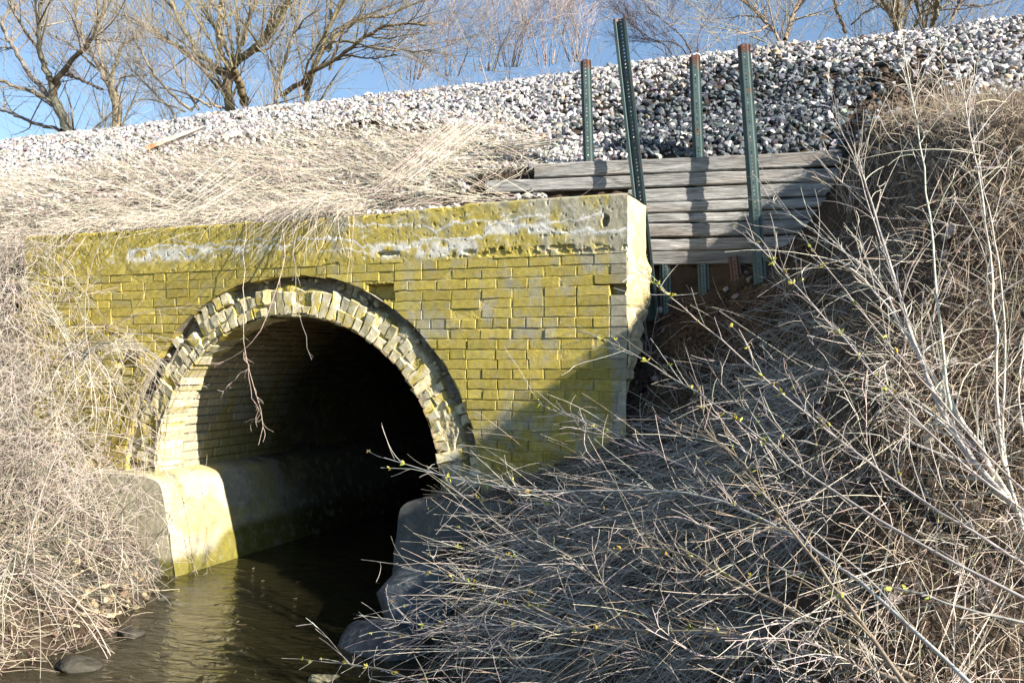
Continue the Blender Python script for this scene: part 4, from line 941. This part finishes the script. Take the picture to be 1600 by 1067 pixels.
# broken board lying in the straw, left
q0 = P(232, 250, 1.0); 
m_ = MB(); L = .62; n = 14; s_ = np.linspace(0, L, n)[:, None]; ring = np.array([(-.055, -.02), (.055, -.022), (.06, .02), (-.05, .022)]); wv = np.interp(s_[:, 0], [0, .4, L], [1, .9, .35])[:, None]
Vl = np.stack([s_+0*ring[None, :, 0], ring[None, :, 0]*wv+.01*rng.normal(0, .4, (n, 4)), ring[None, :, 1]*wv+0*s_], -1).reshape(-1, 3)
a = np.arange(n-1)[:, None]*4; k_ = np.arange(4)[None]; F = np.stack([a+k_, a+4+k_, a+4+(k_+1) % 4, a+(k_+1) % 4], -1).reshape(-1, 4)
cq = np.where(Vl[:, :1] < .14, vec((.36, .19, .09)), vec((.50, .44, .36)))
m_.add(Vl, F, cq); m_.ng += [[0, 1, 2, 3], [n*4-1, n*4-2, n*4-3, n*4-4]]
o = m_.build('broken_board', M_WOOD); o['label'] = 'split board with an orange rotten end lying at the foot of the pale stones'; o['category'] = 'board'
gq = G(228, 248)[1]; o.location = (gq[0], gq[1], H(gq[0], gq[1])+.10); o.rotation_euler = (0, math.radians(-26), math.radians(38))

# ------------------------------------------------------------------ trees behind the embankment
def tree(label, ydepth, limbs, seed, col, tw=(160, 900, 2600), name='bare_tree', jitter=.5, tl=1.0, up=.05):
    rg = np.random.default_rng(seed); lines = []; radii = []
    def put(a, b, dy): return P(a, b, ydepth+dy)
    root = None
    for li, (pts, w0, w1) in enumerate(limbs):
        dz = rg.uniform(-jitter, jitter)*2 if li else 0
        n = len(pts); q = [put(a, b, dz*(i/(n-1)) if li else 0) for i, (a, b) in enumerate(pts)]
        tt = (ydepth-CY)/ray(*pts[0])[1]; s_ = tt/FPX/2
        r = [w0*s_, w1*s_]
        if li == 0:
            root = np.array([q[0][0], q[0][1], H(q[0][0], q[0][1])-.1]); q = [root]+q
        q = smooth_line(q, 22); q[1:-1] += rg.normal(0, min(.02, .35*r[0]), (20, 3)); lines.append(q); radii.append(np.linspace(r[0], r[1], 22))
    t_ = thing(name, root, label, 'tree'); A = np.stack(lines); Rn = np.stack(radii); m1 = MB()
    thick = [i for i in range(len(lines))]
    tubes(m1, A, Rn, 9, vary(col, len(lines), rg, a=.08)); m1.build('trunk', M_BARK, t_, smooth=True)
    m2 = MB(); Pq, Rq = A[:, 3:], Rn[:, 3:]
    for lv, (num, L0, L1, spr, sd) in enumerate(((tw[0], .8, 2.4, .55, 5), (tw[1], .4, 1.3, .5, 4), (tw[2], .2, .7, .5, 3))):
        p, d, r = kids(Pq, Rq, num, spr, rg, lo=.25 if lv == 0 else .1)
        n = 7 if lv == 0 else 5
        Pk = bend(p, d+[0, 0, up*3], rg.uniform(L0, L1, num)*tl, n, .06, up, rg, .06); r0 = np.clip(r*.42, .0035, .025) if lv == 0 else np.clip(r*.5, .0022, .010)
        Rk = taper(num, n, r0, .0014); tubes(m2, Pk, Rk, sd, vary(vec(col)*(1.0 if lv < 1 else 1.1), num, rg, a=.2)); Pq, Rq = Pk, Rk
    m2.build('crown', M_TWIG, t_)
TB = (.30, .25, .17); TG = (.24, .205, .16)
tree('dark bare tree leaning left with four curved limbs, farthest left', 8.0, [([(110, 204), (100, 185), (90, 170), (81, 153)], 22, 15), ([(82, 156), (60, 135), (35, 100), (15, 65), (5, 45), (3, 30), (15, 18), (27, 8)], 10, 4), ([(82, 150), (80, 125), (68, 95), (60, 75), (60, 40), (66, -10)], 12, 4),
      ([(85, 150), (88, 125), (100, 105), (130, 80), (150, 50), (160, 20), (170, -20)], 10, 3), ([(80, 157), (50, 143), (25, 137), (-10, 122)], 6, 4), ([(96, 204), (60, 195), (30, 182), (-10, 165)], 6, 4), ([(62, 80), (45, 55), (30, 35), (8, -10)], 5, 3), ([(100, 108), (125, 125), (160, 140)], 5, 2), ([(135, 75), (120, 45), (100, 10)], 4, 2), ([(160, 140), (120, 122), (100, 118)], 4, 4)], 201, TG, (90, 500, 1500))
tree('slender tan tree with forked upper trunk, second from the left', 10.5, [([(183, 192), (181, 165), (175, 140)], 18, 14), ([(175, 140), (160, 115), (150, 95), (135, 72), (122, 45), (116, 5)], 9, 3), ([(175, 138), (178, 100), (190, 70), (225, 50)], 8, 3), ([(172, 130), (152, 80), (148, 40), (155, -10)], 6, 3), ([(178, 150), (190, 120), (230, 118)], 4, 2), ([(165, 120), (110, 70), (75, 50)], 4, 2)], 202, TB, (70, 420, 1300))
tree('large tan willow splitting into many limbs from a short twisted base', 8.5, [([(362, 168), (352, 148), (356, 128), (362, 108)], 20, 15), ([(382, 163), (380, 142), (368, 120), (364, 108)], 13, 11), ([(362, 110), (375, 90), (400, 76), (430, 45), (450, 5), (456, -20)], 13, 8), ([(358, 118), (330, 100), (305, 82), (290, 50), (275, 20), (262, -15)], 10, 5), ([(360, 112), (345, 85), (340, 50), (345, 10), (342, -15)], 10, 6), ([(366, 98), (350, 70), (330, 35), (313, -5)], 6, 4),
      ([(372, 92), (373, 60), (370, 25), (368, -15)], 6, 4), ([(368, 95), (360, 60), (350, 20), (344, -10)], 5, 3), ([(378, 72), (385, 45), (395, 15), (402, -15)], 8, 5), ([(355, 122), (320, 105), (295, 85), (260, 60), (215, 35), (180, 5)], 7, 3), ([(352, 142), (330, 120), (305, 98), (290, 75), (245, 60)], 5, 3), ([(412, 65), (425, 35), (435, 15), (460, 8)], 4, 3), ([(395, 82), (420, 78), (440, 50), (460, 15)], 4, 2), ([(340, 140), (310, 100), (270, 70), (200, 30)], 4, 2)], 203, (.25, .205, .12), (120, 600, 1900))
tree('low many-stemmed shrub arching left beside the large willow', 7.6, [([(278, 178), (245, 150), (215, 120), (190, 88)], 5, 2), ([(300, 173), (270, 150), (240, 118), (215, 70), (195, 20)], 5, 2), ([(290, 175), (255, 160), (225, 155), (205, 160)], 3, 2), ([(310, 172), (290, 140), (275, 110), (262, 80)], 4, 2), ([(330, 168), (300, 150), (270, 140), (250, 138)], 4, 2), ([(345, 168), (335, 165), (320, 150)], 4, 2), ([(300, 172), (320, 140), (330, 120)], 3, 1)], 204, TG, (80, 500, 1300), 'background_shrub', .3, .6)
tree('tan tree bending right with long nearly level limbs over the stones', 9.0, [([(478, 144), (490, 116), (500, 92), (508, 60), (520, 25), (542, -8)], 14, 6), ([(440, 150), (468, 132), (492, 110), (535, 85), (560, 65), (590, 45), (625, 38), (665, 40)], 8, 3), ([(512, 80), (528, 52), (552, 30), (600, 25), (665, -2)], 7, 3), ([(508, 70), (525, 45), (540, 40), (575, 30)], 4, 2), ([(513, 66), (550, 65), (590, 78), (640, 80), (678, 78)], 4, 2), ([(535, 86), (580, 92), (620, 86)], 3, 2), ([(515, 110), (530, 60), (560, 30), (575, 0)], 5, 2), ([(575, 58), (610, 60), (655, 52)], 3, 2), ([(474, 140), (480, 100), (510, 50)], 4, 3), ([(515, 30), (518, 5), (520, -15)], 5, 3)], 205, (.24, .20, .13), (100, 450, 1300), up=.02)
tree('thin young tree with a pale straight stem left of the bending tree', 8.3, [([(431, 150), (437, 115), (450, 80), (462, 50), (468, 25), (472, -15)], 7, 4), ([(466, 45), (475, 30), (500, 15)], 3, 1), ([(436, 115), (420, 90), (400, 72)], 3, 2), ([(464, 40), (455, 15), (450, -10)], 3, 1)], 206, (.28, .24, .18), (50, 350, 1000), tl=.7)
bs = [(640, 122, 600), (700, 116, 660), (757, 108, 705), (797, 102, 745), (857, 98, 790), (905, 94, 850)]
lbs = ['sparse reddish background shrub farthest left of the thin shrubs along the crest', 'upright twiggy shrub directly behind the crest right of the open sky', 'bare shrub with stems leaning right, middle of the crest shrubs', 'fine pinkish shrub fanning upward behind the crest', 'tan many-stemmed sapling just left of the short rusty-topped post', 'bare shrub with dark stems directly behind the shortest left post']
for k, (a, b, c_) in enumerate(bs):
    rg = np.random.default_rng(300+k); lm = [([(a, b+4), (a+rg.uniform(-6, 6), b-30), (a+rg.uniform(-20, 25), b-85)], 2.6, .8)]
    for _ in range(10 if k > 2 else 7):
        s1 = rg.uniform(-1, 1); top = (b-rg.uniform(60, 130)) if k > 2 else b-rg.uniform(30, 90)
        lm.append(([(a+s1*16, b+3), (a+s1*26+rg.uniform(-4, 6), b-30), (a+s1*44+rg.uniform(-12, 26), top)], rg.uniform(1.2, 2.4), .6))
    tree(lbs[k], 9+rg.uniform(0, 2), lm, 310+k, (.36, .29, .25), (45, 220, 700) if k > 2 else (22, 110, 320), 'background_shrub', .4, .7)
tree('dark tangled bare bush between the tall post and the short middle post', 7.0, [([(1075, 84), (1060, 68), (1045, 62), (1020, 66)], 3, 1.5), ([(1080, 84), (1070, 60), (1040, 35), (1010, 10)], 3, 1), ([(1090, 82), (1090, 60), (1100, 35)], 2, 1), ([(1050, 86), (1040, 70), (1015, 60), (1000, 50)], 2, 1)], 320, (.10, .075, .07), (50, 350, 900), 'background_shrub', .3, .45)
tree('bare tree forking into a V above the stones right of the posts', 8.5, [([(1224, 62), (1205, 42), (1180, 20), (1150, -10)], 8, 4), ([(1226, 62), (1238, 30), (1256, -10)], 7, 5), ([(1190, 28), (1165, 25), (1120, 30)], 3, 1), ([(1200, 40), (1185, 50), (1150, 52)], 3, 1), ([(1236, 35), (1270, 22), (1300, 12)], 3, 1), ([(1175, 15), (1190, -5), (1195, -20)], 3, 2)], 321, TB, (70, 400, 1200))
tree('grey bare tree with thick upright trunk, middle of the right hand trees', 9.5, [([(1401, 42), (1402, 20), (1400, -20)], 16, 13), ([(1322, 52), (1312, 30), (1305, 0), (1290, -20)], 6, 3), ([(1405, 35), (1420, 10), (1432, -15)], 6, 4), ([(1398, 30), (1370, 5), (1350, -15)], 5, 3), ([(1330, 40), (1350, 20), (1380, 5)], 3, 2)], 322, TB, (80, 420, 1200))
tree('bare tree with two crooked stems near the right end of the crest', 9.0, [([(1447, 38), (1442, 18), (1428, -10)], 7, 6), ([(1458, 38), (1465, 12), (1464, -15)], 7, 6), ([(1485, 34), (1500, 5), (1510, -20)], 5, 4), ([(1466, 15), (1490, 0), (1520, -15)], 4, 2), ([(1445, 25), (1470, 15), (1500, 15), (1560, 5)], 3, 1), ([(1500, 8), (1540, 10), (1590, -5)], 3, 1)], 323, TG, (80, 420, 1200))
